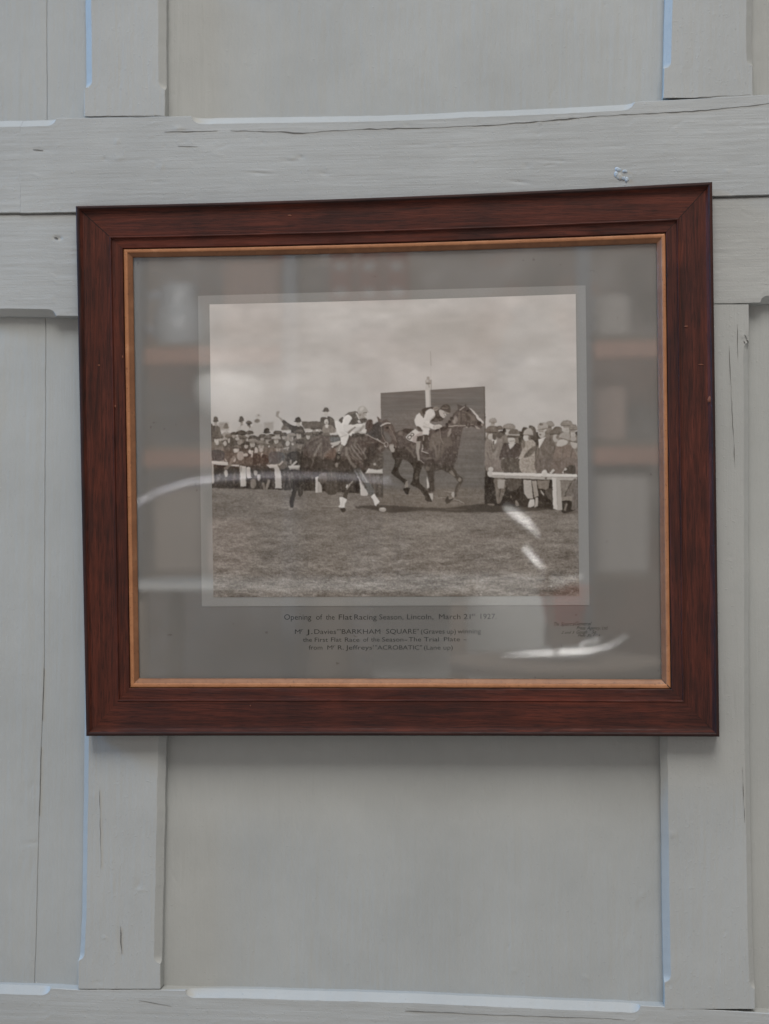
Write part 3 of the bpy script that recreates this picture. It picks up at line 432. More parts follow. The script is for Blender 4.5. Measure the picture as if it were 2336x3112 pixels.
    Pg('H', [(14, 280), (1160, 300), (1190, 830), (14, 745)], 46, 1, tex=5); Sm('H', [(20, 0), (310, 0), (345, 185), (160, 195), (60, 140)], (128, 113, 102), .7, tex=6); Sm('H', [(300, -20), (610, -20), (645, 195), (350, 195)], 80, .7, tex=5); Sm('H', [(610, -20), (865, -20), (895, 210), (640, 205)], (154, 140, 126), .7, tex=15); Sm('H', [(880, -20), (1195, -20), (1085, 230), (900, 215)], (106, 92, 82), .7, tex=6); Sm('H', [(1170, -20), (1575, -20), (1575, 240), (1180, 220)], (118, 100, 88), .7, tex=6); Sm('H', [(1400, 110), (1530, 80), (1535, 230), (1390, 225)], 70, 1)
    Sm('H', [(180, 300), (365, 320), (360, 520), (280, 700), (222, 705), (190, 450)], 102, .8, tex=6); Pg('H', [(228, 318), (362, 325), (340, 470), (245, 470)], 148, 1); Ln('H', [(280, 480), (270, 620)], 14, 60, 1); Sm('H', [(370, 320), (640, 320), (560, 480), (420, 500)], 76, 1.2); Pg('H', [(662, 322), (802, 330), (832, 642), (742, 640), (682, 560)], 152, .7, tex=6); Pg('H', [(808, 338), (890, 340), (922, 600), (850, 622)], 136, .7, tex=6); Pg('H', [(780, 650), (852, 652), (852, 762), (790, 792), (738, 788)], 174); Pg('H', [(872, 622), (912, 622), (914, 762), (850, 802)], 150); Pg('H', [(900, 330), (1112, 335), (1090, 460), (1050, 490), (920, 470)], 112, .8, tex=5); Pg('H', [(955, 490), (1015, 560), (1010, 595), (965, 540)], 150); Sm('H', [(1020, 520), (1150, 480), (1160, 700)], 70, 1); El('H', 455, 610, 14, 20, 96); Sm('H', [(540, 660), (600, 745), (540, 765)], 110); Sm('H', [(60, 735), (180, 735), (130, 780)], 110)
    Pg('H', [(60, 232), (120, 195), (400, 205), (970, 215), (1575, 235), (1575, 285), (1060, 278), (150, 252)], 190); Pg('H', [(60, 235), (160, 252), (1575, 290), (1575, 342), (1100, 325), (150, 288), (70, 270)], 160); Ln('H', [(155, 250), (1150, 278)], 6, 140); El('H', 120, 152, 42, 44, 172); El('H', 100, 225, 40, 46, 172); El('H', 1022, 210, 48, 52, 182); Ln('H', [(1130, 215), (1180, 160)], 44, 172); Ln('H', [(1330, 210), (1385, 140)], 34, 170); El('H', 1360, 190, 18, 22, 70); Pg('H', [(1030, 285), (1070, 285), (1060, 315), (1030, 312)], 80)
    Sm('H', [(1290, 345), (1485, 350), (1465, 480), (1380, 560), (1310, 610)], (124, 112, 100), .7, tex=6); Sm('H', [(1485, 345), (1580, 345), (1580, 800), (1480, 810), (1380, 570)], (108, 96, 86), .8, tex=6); Ln('H', [(1480, 370), (1370, 560)], 16, 74); Sm('H', [(1310, 610), (1480, 610), (1460, 690), (1330, 690)], 122, 1); Sm('H', [(1316, 690), (1476, 690), (1470, 820), (1545, 830), (1380, 888), (1308, 860)], 48); Ln('H', [(1395, 730), (1365, 840)], 34, 112, 1)
    Pg('H', [(1150, 288), (1222, 300), (1242, 832), (1170, 812)], 182); Pg('H', [(1222, 300), (1292, 342), (1322, 832), (1242, 834)], 156)
    Sm('H', [(-60, 745), (380, 775), (900, 795), (1170, 810), (1000, 835), (400, 872), (-60, 850)], 60, 1.2, .9); Sm('H', [(1400, 870), (1570, 850), (1575, 880), (1400, 890)], 80, 1, .7)
    # --- break up the drawn edges, mottle the tones
    yy, xx = np.mgrid[0:PH, 0:PW].astype(np.float32)
    lo = np.clip((yy + PY0 - 1225) / 25, 0, 1)
    dx = ((vnoise(PH, PW, 6, 6, 71) - .5) * 1.5 + (vnoise(PH, PW, 14, 14, 72) - .5) * 1.6 + (vnoise(PH, PW, 3, 3, 73) - .5) * 1.0) * lo
    dy = ((vnoise(PH, PW, 6, 6, 74) - .5) * 1.5 + (vnoise(PH, PW, 14, 14, 75) - .5) * 1.4 + (vnoise(PH, PW, 3, 3, 76) - .5) * 1.0) * lo
    X = np.clip(xx + dx, 0, PW - 1.01); Y = np.clip(yy + dy, 0, PH - 1.01); xi = X.astype(int); yi = Y.astype(int); fx = (X - xi)[..., None]; fy = (Y - yi)[..., None]
    src = CAN.copy()
    CAN[:] = (src[yi, xi] * (1 - fx) + src[yi, xi + 1] * fx) * (1 - fy) + (src[yi + 1, xi] * (1 - fx) + src[yi + 1, xi + 1] * fx) * fy
    figs = np.clip((yy + PY0 - 1240) / 20, 0, 1) * np.clip((1560 - yy - PY0) / 15, 0, 1)
    mot = (vnoise(PH, PW, 5, 4, 81) - .5) * 11 + (vnoise(PH, PW, 9, 8, 82) - .5) * 9 + (vnoise(PH, PW, 2.5, 2.5, 83) - .5) * 9
    lum = CAN.mean(2); CAN[:] += (mot * figs * .7 * np.clip((180 - lum) / 60, 0, 1))[:, :, None]
    lum = CAN.mean(2); soft = gblur(lum, 2.2); soft2 = gblur(lum, 6)
    rel = np.roll(np.roll(soft, 3, 0), 2, 1) - soft                       # rounds the drawn forms: light from the upper left
    keepout = ((xx + PX0 > 1158) & (xx + PX0 < 1474) & (lum > 84)) | ((yy + PY0) > 1478 + (xx + PX0 - 640) * .055); figs = figs * (1 - .85 * gblur(keepout.astype(np.float32), 1.5))
    fold = (vnoise(PH, PW, 16, 3.6, 85) - .5) * 20 + (vnoise(PH, PW, 7, 7, 86) - .5) * 14
    hi = np.clip((vnoise(PH, PW, 5, 5, 87) - .66) * 5, 0, 1) * 34 * np.clip((120 - lum) / 40, 0, 1)
    CAN[:] += ((rel * -.22 + (lum - soft2) * .10 + fold * np.clip((165 - lum) / 50, 0, 1) * .8 + hi * .5) * figs)[:, :, None]
    # --- film grain and tone of an old bromide print
    n = vnoise(PH, PW, 1.3, 1.3, 91) * .6 + vnoise(PH, PW, 3, 3, 92) * .4 - .5
    CAN[:] += n[:, :, None] * 6
    for c in range(3): CAN[:, :, c] = gblur(CAN[:, :, c], .75)
    np.clip(CAN, 20, 235, out=CAN)
# ================================================================ the panelled wall
wall = thing('panelled_wall', 'grey-green painted timber wall of panels, stiles and chamfered rails', 'wall', at(1168, 3112, 0))
def interp(pts, t, key=0):
    p = sorted(pts, key=lambda q: q[key]); return np.interp(t, [q[key] for q in p], [q[1 - key] for q in p])
def ramp_stop(t, spans, run):
    """1 inside the chamfered spans, easing to 0 over 'run' pixels at each stop"""
    v = np.zeros_like(t)
    for a, b in spans: 
        u = np.clip(np.minimum((t - a) / run + 0, (b - t) / run), 0, 1); v = np.maximum(v, np.sqrt(np.clip(1 - (1 - u) ** 2, 0, 1)))
    return v
def relief(nu, nv, step_u, step_v, seed, amp, long_=1.0):
    """brush marks and raised grain, metres; u runs with the grain"""
    h = (vnoise(nu, nv, 300 * long_ / step_u, 26 / step_v, seed) - .5) * .45 + (vnoise(nu, nv, 150 * long_ / step_u, 11 / step_v, seed + 1) - .5) * .22 + (vnoise(nu, nv, 60 * long_ / step_u, 7 / step_v, seed + 2) - .5) * .14 \
        + (vnoise(nu, nv, 40 / step_u, 40 / step_v, seed + 3) - .5) * .2
    patch = np.clip(vnoise(nu, nv, 330 / step_u, 170 / step_v, seed + 4) * 2.4 - .9, 0, 1)
    h += patch * (vnoise(nu, nv, 90 / step_u, 8 / step_v, seed + 5) - .5) * .42
    return h * amp * MM
def marks(U, V, seed, n, box):
    """dents, drips and nibs scattered in the paint: (U, V are photograph pixels)"""
    r = np.random.default_rng(seed); h = np.zeros(U.shape, np.float32)
    for i in range(n):
        x, y = r.uniform(box[0], box[2]), r.uniform(box[1], box[3]); a, b = (r.uniform(6, 22), r.uniform(3, 4.5)) if r.random() < .5 else (r.uniform(3.2, 5), r.uniform(3.2, 5))
        if box[4] == 'z': a, b = b, a
        s = r.choice([-1, 1]) * r.uniform(.08, .28); th = r.uniform(-.5, .5); c, q = math.cos(th), math.sin(th); X = U - x; Y = V - y
        h += s * np.exp(-((X * c + Y * q) / a) ** 2 - ((-X * q + Y * c) / b) ** 2)
    return h * MM
def dents(U, V, lst):
    h = np.zeros(U.shape, np.float32)
    for x, y, a, b, th, s in lst:
        c, q = math.cos(th), math.sin(th); X = U - x; Y = V - y
        h += s * np.exp(-((X * c + Y * q) / a) ** 2 - ((-X * q + Y * c) / b) ** 2)
    return h * MM * .72
def member(name, mat, axis, eA, eB, t0, t1, T, chA=((), 0), chB=((), 0), seed=1, step=4.0, amp=.5, run=22, extra=(), nmarks=20, back=-.002, label=None, wA=None, wB=None):
    """a board of the wall. axis 'x': eA is its upper edge, eB its lower edge, as (px, py) lists; axis 'z': eA left, eB right.
    chA / chB: (spans along the board in px, chamfer depth in metres)"""
    nu = int((t1 - t0) / step) + 1; t = np.linspace(t0, t1, nu); key = 0 if axis == 'x' else 1
    a = interp(eA, t, key); b = interp(eB, t, key)
    wob = (vnoise(nu, 1, 90 / step, 1, seed + 40)[:, 0] - .5) * 1.6 + (vnoise(nu, 1, 22 / step, 1, seed + 41)[:, 0] - .5) * .9
    wob2 = (vnoise(nu, 1, 90 / step, 1, seed + 42)[:, 0] - .5) * 1.6 + (vnoise(nu, 1, 22 / step, 1, seed + 43)[:, 0] - .5) * .9
    def jw(sd): return (vnoise(nu, 1, 90 / step, 1, sd)[:, 0] - .5) * 1.6 + (vnoise(nu, 1, 22 / step, 1, sd + 1)[:, 0] - .5) * .9
    a = a + (wob if wA is None else jw(wA)); b = b + (wob2 if wB is None else jw(wB))
    cA = chA[1] * ramp_stop(t, chA[0], run); cB = chB[1] * ramp_stop(t, chB[0], run)
    width = float(np.mean(b - a)); nv = max(6, int(width / step) + 1)
    pos = (lambda u, v, d: at_np(u, v, d)) if axis == 'x' else (lambda u, v, d: at_np(v, u, d))
    S = DIST / FPX
    rows = []
    E0, E1 = pos(t, a, T), pos(t, b, T)                     # front arrises before chamfering
    rows.append(np.stack((E0[:, 0], np.full(nu, -back), E0[:, 2]), 1))
    rows.append(np.stack((E0[:, 0], -(T - cA - .0006), E0[:, 2]), 1))
    wa = cA / S + 1.6; wb = cB / S + 1.6
    s = np.linspace(0, 1, nv)[None, :]; F = (a + wa)[:, None] * (1 - s) + (b - wb)[:, None] * s; TT = np.broadcast_to(t[:, None], F.shape)
    U, V = (TT, F) if axis == 'x' else (F, TT)
    h = relief(nu, nv, step, width / nv, seed, amp)
    box = (t0, a.min(), t1, b.max(), 'x') if axis == 'x' else (a.min(), t0, b.max(), t1, 'z')
    h = h + marks(U, V, seed + 9, nmarks, box) + dents(U, V, extra)
    edge = np.clip(np.minimum(s * width, (1 - s) * width) / 6, 0, 1); h = h * (.3 + .7 * edge)
    P = pos(TT, F, T); P[..., 1] -= h
    front = [P[:, i] for i in range(nv)]
    tail = [np.stack((E1[:, 0], -(T - cB - .0006), E1[:, 2]), 1), np.stack((E1[:, 0], np.full(nu, -back), E1[:, 2]), 1)]
    G = np.stack(rows + front + tail, 1)
    me = grid_mesh(name, G, True, flip=(axis == 'x'))
    n, m = G.shape[:2]
    me2 = me
    import bmesh
    bm = bmesh.new(); bm.from_mesh(me); bm.verts.ensure_lookup_table()
    bm.faces.new([bm.verts[i] for i in range(m)]); bm.faces.new([bm.verts[(n - 1) * m + i] for i in reversed(range(m))])
    bmesh.ops.recalc_face_normals(bm, faces=bm.faces[:]); bm.to_mesh(me); bm.free()
    me.polygons.foreach_set('use_smooth', np.ones(len(me.polygons), bool)); me.set_sharp_from_angle(angle=math.radians(28))
    o = keep(link(name, me, mat), wall)
    if label: o['label'] = label
    return o
def crack(path, depth, w, owner, mat=None, name='crack'):
    """a thin open crack, tapering, following the face of its board"""
    p = np.array(path, np.float32); d = np.r_[0, np.cumsum(np.hypot(*np.diff(p, axis=0).T))]; n = max(8, int(d[-1] / 7)); s = np.linspace(0, d[-1], n)
    x = np.interp(s, d, p[:, 0]); y = np.interp(s, d, p[:, 1]); r = np.random.default_rng(int(p.sum()) % 9999)
    dx, dy = np.gradient(x), np.gradient(y); L = np.hypot(dx, dy) + 1e-6; nx, ny = -dy / L, dx / L
    j = (vnoise(n, 1, 3, 1, int(p[0, 0]) + 3)[:, 0] - .5) * 2.2; x = x + nx * j; y = y + ny * j
    ww = w * np.clip(vnoise(n, 1, 5, 1, int(p[0, 1]) + 7)[:, 0] * 1.7 - .3, .06, 1.4) * np.clip(np.minimum(np.arange(n), np.arange(n)[::-1]) / 3, .1, 1)
    A = at_np(x - nx * ww / 2, y - ny * ww / 2, depth + .00042); B = at_np(x + nx * ww / 2, y + ny * ww / 2, depth + .00042); A2 = at_np(x - nx * ww / 2, y - ny * ww / 2, depth - .002); B2 = at_np(x + nx * ww / 2, y + ny * ww / 2, depth - .002)
    o = keep(link(name, grid_mesh(name, np.stack((A2, A, B, B2), 1), False), mat or M_CRACK), owner); return o

T1, T2, TS, TB = .0162, .0136, .0152, .0150
# backing behind the joints
bk = at_np(np.array([[-140., 2480.], [-140., 2480.]]), np.array([[-140., -140.], [3260., 3260.]]), -.0022)
keep(link('backing_board', grid_mesh('backing_board', bk), M_PANEL), wall)
# panels
L1 = [(-90, -90), (-90, 3250)]
def vline(*p): return [(x, y) for x, y in p]
J_up = vline((141, -90), (141, 0), (143, 420)); J_lo = vline((139, 900), (134, 2000), (125, 2267), (105, 2985), (104, 3060))
off = lambda l, d: [(x + d, y) for x, y in l]
kw = dict(T=0.0, back=-.008, step=5.0)
member('panel_board', M_PANEL, 'z', L1, off(J_up, -.3), -90, 420, wB=501, seed=11, amp=.55, **kw)
member('panel_board', M_PANEL, 'z', off(J_up, .3), vline((330, -90), (330, 420)), -90, 420, wA=501, seed=12, amp=.55, **kw)
member('panel_board', M_PANEL, 'z', vline((440, -90), (440, 420)), vline((2090, -90), (2090, 420)), -90, 420, seed=13, amp=.85, nmarks=60, **dict(kw, step=3.6))
member('panel_board', M_PANEL, 'z', vline((2230, -90), (2230, 420)), vline((2420, -90), (2420, 420)), -90, 420, seed=14, amp=.7, **kw)
member('panel_board', M_PANEL, 'z', L1, off(J_lo, -.3), 880, 3060, wB=507, seed=15, amp=.75, nmarks=50, extra=((92, 2400, 16, 20, 0, -.5), (100, 2402, 5, 7, 0, .5), (82, 2590, 30, 60, .2, .45), (110, 2560, 34, 7, -.15, -.6), (70, 2620, 7, 40, .2, -.4), (95, 2640, 6, 44, .2, -.35)), **kw)
member('panel_board', M_PANEL, 'z', off(J_lo, .3), vline((330, 880), (330, 3060)), 880, 3060, wA=507, seed=16, amp=.4, **kw)
member('panel_board', M_PANEL, 'z', vline((440, 2000), (440, 3080)), vline((2090, 2000), (2090, 3080)), 2000, 3080, seed=17, amp=.66, nmarks=70, extra=((1950, 2720, 26, 8, -.8, .35), (1962, 2760, 34, 30, 0, -.3), (1905, 2840, 12, 40, .3, -.3), (1780, 2970, 12, 6, .6, .5), (1560, 2950, 8, 8, 0, .4)), **dict(kw, step=3.8))
member('panel_board', M_PANEL, 'z', vline((2220, 880), (2220, 3120)), vline((2420, 880), (2420, 3120)), 880, 3120, seed=18, amp=.5, **kw)
crack([(134, 2030), (132, 2090), (128, 2190)], 0, 2.4, wall); crack([(124, 2270), (120, 2480)], 0, 1.0, wall)
# rails
top1 = [(-90, 363), (0, 361), (169, 358), (260, 357), (507, 354), (800, 350), (1168, 343), (1600, 325), (1921, 310), (2060, 303), (2336, 288), (2430, 284)]
bot1 = [(-90, 650), (0, 648), (228, 645), (700, 638), (1168, 628), (1700, 612), (2165, 597), (2336, 592), (2430, 590)]
ex1 = [(540, 392, 14, 9, .2, .9), (556, 398, 16, 4, .1, -.7), (880, 488, 26, 5, .05, -.6), (915, 478, 10, 6, .3, -.7), (885, 483, 8, 6, 0, .5), (795, 520, 40, 4, .05, .55), (790, 526, 34, 3.5, .05, -.6), (985, 528, 14, 6, .2, -.6), (475, 553, 26, 5, 0, -.5), (318, 484, 8, 5, .4, -.6), (355, 430, 7, 9, 0, .6), (360, 482, 16, 9, -.3, .5), (130, 456, 26, 4, 0, -.5), (490, 508, 6, 12, .2, .5),
       (1580, 553, 32, 5, .1, -.8), (1640, 371, 8, 6, .5, .7), (1680, 488, 60, 4, .03, -.5), (1600, 505, 10, 8, .3, -.5), (1870, 445, 36, 4, -.05, -.4), (2100, 370, 30, 3.5, -.03, .4), (2050, 395, 9, 7, 0, .4), (2210, 520, 10, 6, .2, .5), (1880, 545, 30, 24, 0, -.45), (660, 470, 16, 5, .2, .4), (560, 430, 10, 6, 0, -.4), (1240, 380, 12, 6, .4, -.4), (1270, 440, 50, 4, .02, -.35), (1700, 605, 40, 4, .02, -.4)]
r1a = member('rail', M_RAIL, 'x', top1, bot1, -90, 61.6, T1 - .0004, chA=(((-200, 400),), .0080), seed=31, amp=.7, label='short end of the upper rail left of a vertical joint')
r1b = member('rail', M_RAIL, 'x', top1, bot1, 61.8, 2430, T1, chA=(((-60, 170), (582, 1926)), .0080), seed=32, amp=.55, run=34, extra=ex1, nmarks=90, step=3.6)
crack([(500, 401), (660, 398)], T1, 1.2, r1b); crack([(700, 397), (745, 397), (860, 401), (920, 405), (985, 399), (1060, 394), (1168, 391), (1330, 388), (1480, 380), (1650, 368), (1760, 358)], T1, 2.3, r1b); crack([(1760, 357), (1860, 350), (2000, 343), (2120, 336), (2230, 326), (2350, 313)], T1, 1.7, r1b)
crack([(540, 444), (600, 446)], T1, 1.4, r1b); crack([(100, 455), (130, 457)], T1, 1.7, r1b)
top2 = [(-90, 648), (0, 646), (228, 643), (700, 636), (1168, 626), (1700, 610), (2165, 595), (2336, 590), (2430, 588)]
bot2 = [(-90, 957), (0, 958), (231, 961), (700, 955), (1168, 945), (1700, 935), (2165, 923), (2275, 921), (2430, 917)]
r2 = member('rail', M_RAIL, 'x', top2, bot2, -90, 2430, T2, chA=(((-200, 2600),), .0032), chB=(((-200, 168), (2310, 2600)), .0066), seed=33, amp=.62, nmarks=70, extra=((172, 723, 10, 6, 0, -1.2), (182, 725, 5, 4, 0, -1.5), (2190, 770, 30, 4, .05, -.4), (2180, 822, 10, 4, 0, -.5), (180, 955, 20, 10, -.3, .5), (2240, 780, 12, 4, .2, .4)), label='lower of the two rails behind the picture frame')
crack([(164, 722), (176, 724)], T2, 5.0, r2)
# stiles
su = .0152
st1 = member('stile', M_STILE, 'z', [(252, -90), (252, 0), (255, 270), (256, 380)], [(501, -90), (500, 120), (501, 270), (501, 380)], -90, 353.5, su, chA=(((-300, 268),), .0078), chB=(((-300, 270),), .0062), seed=41, amp=.45, nmarks=30, label='upper stile left of the wide top panel')
st2 = member('stile', M_STILE, 'z', [(2022, -90), (2021, 0), (2017, 211), (2014, 310)], [(2288, -90), (2287, 0), (2287, 330)], -90, 297, su, chA=(((-300, 208),), .0070), chB=(((-300, 197),), .0062), seed=42, amp=.45, nmarks=24, label='upper stile right of the wide top panel')
st3 = member('stile', M_STILE, 'z', [(256, 940), (254, 1600), (251, 2239), (243, 2774), (236, 2940), (236, 3030)], [(501, 940), (501, 2243), (493, 2600), (486, 2930), (486, 3030)], 966, 3005, su, chA=(((700, 2918),), .0060), chB=(((700, 2928),), .0062), seed=43, amp=.42, nmarks=40, extra=((420, 2690, 10, 18, .4, -.6), (425, 2705, 14, 5, 0, .5), (366, 2870, 4, 60, -.05, -.6), (318, 2850, 12, 5, .4, .5), (300, 2985, 12, 6, 0, -.4)), label='lower stile left of the wide bottom panel')
st4 = member('stile', M_STILE, 'z', [(2004, 900), (2006, 1600), (2007, 2243), (2012, 2633), (2018, 2985), (2020, 3090)], [(2275, 900), (2276, 1500), (2278, 2243), (2290, 2900), (2294, 3010), (2294, 3100)], 925, 3066, su, chA=(((600, 2984),), .0066), chB=(((1040, 3004),), .0050), seed=44, amp=.42, nmarks=50, extra=((2268, 1030, 10, 14, .2, -1.2), (2256, 1020, 8, 8, 0, .8), (2040, 2536, 12, 10, 0, .7), (2030, 2995, 10, 8, 0, -.6), (2235, 2420, 3, 160, .02, -.3), (2200, 2100, 4, 90, -.06, -.35), (2230, 2130, 4, 80, -.06, -.35)), label='lower stile right of the wide bottom panel')
crack([(2216, 1050), (2222, 1200), (2234, 1420)], su, 1.8, st4); crack([(2240, 985), (2243, 1090)], su, 1.5, st4); crack([(365, 2815), (369, 2900)], su, 2.4, st3); crack([(302, 2400), (306, 2640)], su, 1.2, st3); crack([(2256, 2330), (2262, 2500)], su, 1.6, st4)
for (x, y, a, b) in ((2266, 1022, 9, 12), (2272, 1036, 8, 9), (2262, 1040, 6, 8)):
    crack([(x - a * .5, y - b * .5), (x, y), (x + a * .4, y + b * .6)], su, 4.5, st4)
# bottom rail
topB = [(-90, 2996), (0, 2998), (150, 3003), (236, 3008), (490, 3008), (800, 3013), (1168, 3023), (1600, 3041), (2012, 3060), (2336, 3080), (2430, 3087)]
botB = [(-90, 3250), (2430, 3290)]
rb = member('rail', M_RAIL, 'x', topB, botB, -90, 2430, TB, chA=(((-300, 152), (562, 1946)), .0072), seed=34, amp=.7, nmarks=60, run=30, label='bottom rail under the lower stiles')
crack([(1230, 3072), (1500, 3084), (1900, 3098)], TB, .9, rb); crack([(420, 3040), (520, 3058)], TB, 1.2, rb)
crack([(262, 355), (330, 352), (420, 351), (495, 350)], T1 - .0012, 1.6, st1, name='joint'); crack([(2024, 300), (2120, 296), (2280, 288)], T1 - .0012, 1.4, st2, name='joint'); crack([(240, 3006), (330, 3006), (480, 3007)], TB - .0009, 1.8, st3, name='joint')
# paint chips above the frame, blue side light put into their colour
for k, (x, y, a, b) in enumerate(((1876, 514, 11, 7), (1884, 538, 9, 11), (1893, 541, 7, 6), (1899, 520, 8, 5), (1872, 530, 5, 8), (1903, 546, 6, 8))):
    th = np.linspace(0, 2 * np.pi, 9)[:-1]; rr = 1 + (np.random.default_rng(k + 5).random(8) - .5) * .7
    ring = at_np(x + a * rr * np.cos(th), y + b * rr * np.sin(th), T1 + .0002); mid = at_np(x + .5 * a * rr * np.cos(th), y + .5 * b * rr * np.sin(th) - 1, T1 + .0012); tip = at_np(np.full(8, x), np.full(8, y - 1.), T1 + .0007)
    keep(link('paint_chip', grid_mesh('paint_chip', np.stack((ring, mid, tip)), True, close=True), M_BLUE_CHIP if k != 1 else M_RAIL), r1b)
# ================================================================ the framed picture
Z0 = T1 + .0016                                            # back of the frame: it hangs against the upper rail
OUT = [(228, 625), (2165, 551), (2187, 2240), (260, 2238)]   # outer corners TL TR BR BL
SIG = [(403, 782), (1995, 739), (2010, 2065), (422, 2062)]   # sight edge of the gilt slip
BOW_O = (9, 0, -2, 0); BOW_S = (5, 0, -1, 0)
picture = thing('framed_photograph', 'dark red-brown oak frame holding a sepia horse race photograph, hung slightly askew', 'picture frame', at(1215, 2239, Z0))
def edge_pts(c, bow, k, n, hi):
    a, b = np.array(c[k]), np.array(c[(k + 1) % 4]); t = np.linspace(0, 1, n)[:, None]; p = a * (1 - t) + b * t
    p[:, 1] += bow[k] * 4 * (t * (1 - t))[:, 0]; return at_np(p[:, 0], p[:, 1], hi)
def side(name, k, prof, n, mat, jitter=0.0, seed=0):
    O = edge_pts(OUT, BOW_O, k, n, Z0 + .0165); Sg = edge_pts(SIG, BOW_S, k, n, Z0 + .0050)
    rows = []
    for j, (s, h) in enumerate(prof):
        p = O * (1 - s) + Sg * s; w = (vnoise(n, 1, 5, 1, seed + j // 3 + k * 7)[:, 0] - .5) * jitter * MM if jitter else 0
        p = p.copy(); p[:, 1] = -(Z0 + h * MM) - w; rows.append(p)
    me = grid_mesh(name, np.stack(rows, 1), True, flip=True); me.set_sharp_from_angle(angle=math.radians(24))
    return keep(link(name, me, mat), picture)
# moulding profile: (fraction from outer edge to sight edge, height in mm)
LIP = [(0, 0), (0, 13.5), (.004, 15.4), (.016, 16.8), (.034, 17.5), (.055, 17.6), (.072, 17.0), (.080, 16.4)]
WOOD = [(0, 0), (0, 13.5), (.004, 15.4), (.016, 16.8), (.034, 17.5), (.055, 17.6), (.072, 17.0), (.088, 15.6), (.104, 13.8), (.120, 12.9), (.140, 12.55), (.22, 12.5), (.34, 12.4), (.46, 12.25), (.56, 12.1), (.605, 12.0), (.612, 12.6), (.622, 12.9), (.634, 12.7), (.641, 11.8), (.645, 10.3), (.66, 10.15), (.74, 10.0), (.82, 9.8), (.832, 9.4), (.836, 6.0), (.836, 0)]
SLIP = [(.836, 5.0), (.843, 7.6), (.852, 8.3), (.868, 8.6), (.890, 8.6), (.910, 8.3), (.922, 7.6)]
BEVEL = [(.921, 7.75), (.930, 7.3), (.965, 6.2), (.992, 5.2), (1.0, 4.6), (1.0, 3.9)]
for k, nm in enumerate(('moulding', 'moulding', 'moulding', 'moulding')):
    o = side('blackened_edge', k, LIP, 140, M_LIPX if k in (0, 2) else M_LIPZ, .22, 60)
    o = side('moulding', k, [(.079, 16.3)] + WOOD[7:], 140, M_OAKX if k in (0, 2) else M_OAKZ, .22, 60)
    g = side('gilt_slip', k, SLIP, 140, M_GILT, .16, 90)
    g = side('sight_bevel', k, BEVEL, 140, M_GILT_DARK, .10, 90)
M_MITRE = plain('mitre_gap', (.004, .003, .003), .9)
# open mitres: thin dark lines at three corners
for (k, s0, s1, w) in ((0, .03, .60, 2.2), (1, .05, .60, 1.6), (1, .65, .83, 1.4), (2, .80, 1.0, 2.6), (2, .05, .25, 1.0)):
    O = np.array(at(*OUT[k], Z0 + .0165)); Sg = np.array(at(*SIG[k], Z0 + .0050)); ss = np.linspace(s0, s1, 24)
    hp = np.interp(ss, [p[0] for p in WOOD[1:-2]] + [p[0] + 1e-4 for p in (SLIP + BEVEL)[1:-1]], [p[1] for p in WOOD[1:-2]] + [p[1] for p in (SLIP + BEVEL)[1:-1]])
    c = O * (1 - ss[:, None]) + Sg * ss[:, None]; c[:, 1] = -(Z0 + (hp + .12) * MM); d = Sg - O; nrm = np.array((-d[2], 0, d[0])) / np.hypot(d[0], d[2]) * w * .00017
    a, b = c - nrm, c + nrm; a2, b2 = a + (0, .001, 0), b + (0, .001, 0)
    keep(link('mitre_joint', grid_mesh('mitre_joint', np.stack((a2, a, b, b2), 1), False), M_MITRE), picture)
# small knocks showing bare wood on the moulding
M_BARE = plain('bare_wood_chip', (.17, .055, .026), .7)
for i, (x, y, a, b, hh) in enumerate(((2158, 1215, 7, 11, 15.6), (2130, 1108, 9, 2.0, 12.5), (2085, 992, 6, 3, 12.5), (350, 1235, 3, 4, 12.2), (372, 1085, 2.2, 5, 10.1), (385, 1120, 1.6, 4, 8.6), (880, 655, 6, 3, 12.4), (760, 2145, 2, 2, 12.4), (300, 1110, 4, 3, 12.4))):
    th = np.linspace(0, 2 * np.pi, 11)[:-1]; rr = 1 + (np.random.default_rng(i).random(10) - .5) * .6; dpt = Z0 + hh * MM + .00035
    keep(link('chip', grid_mesh('chip', np.stack((at_np(x + a * rr * np.cos(th), y + b * rr * np.sin(th), dpt - .0006), at_np(x + .8 * a * rr * np.cos(th), y + .8 * b * rr * np.sin(th), dpt), at_np(np.full(10, float(x)), np.full(10, float(y)), dpt))), True, close=True), M_BARE), picture)
# glass, mount, print: corners in photograph pixels, each on its own plane
def sheet(name, corners, hi, thick, mat, grow=0.0, n=2):
    c = np.array(corners, float); m = c.mean(0); c = c + (c - m) / np.abs(c - m).max() * grow
    P = np.array([at(x, y, Z0 + hi * MM) for x, y in c]); B = P + (0, thick * MM, 0)
    me = bpy.data.meshes.new(name); me.from_pydata([tuple(p) for p in P] + [tuple(p) for p in B], [], [(3, 2, 1, 0), (4, 5, 6, 7), (0, 1, 5, 4), (1, 2, 6, 5), (2, 3, 7, 6), (3, 0, 4, 7)]); me.update()
    return keep(link(name, me, mat), picture)
H_MAT, H_BOR, H_PRT = 1.6, 1.95, 2.25
sheet('mount', SIG, H_MAT, 1.2, M_MAT, 14)['label'] = 'dark grey mount card with brown foxing spots'
sheet('mount_border', [(601, 899), (1779, 867), (1791, 1839), (613, 1843)], H_BOR, .3, M_BORDER)['label'] = 'pale grey border card round the photograph'
sheet('back_board', OUT, .9, .8, M_CRACK, -30)
sheet('glass_pane', SIG, 3.9, 1.8, M_GLASS, 10)
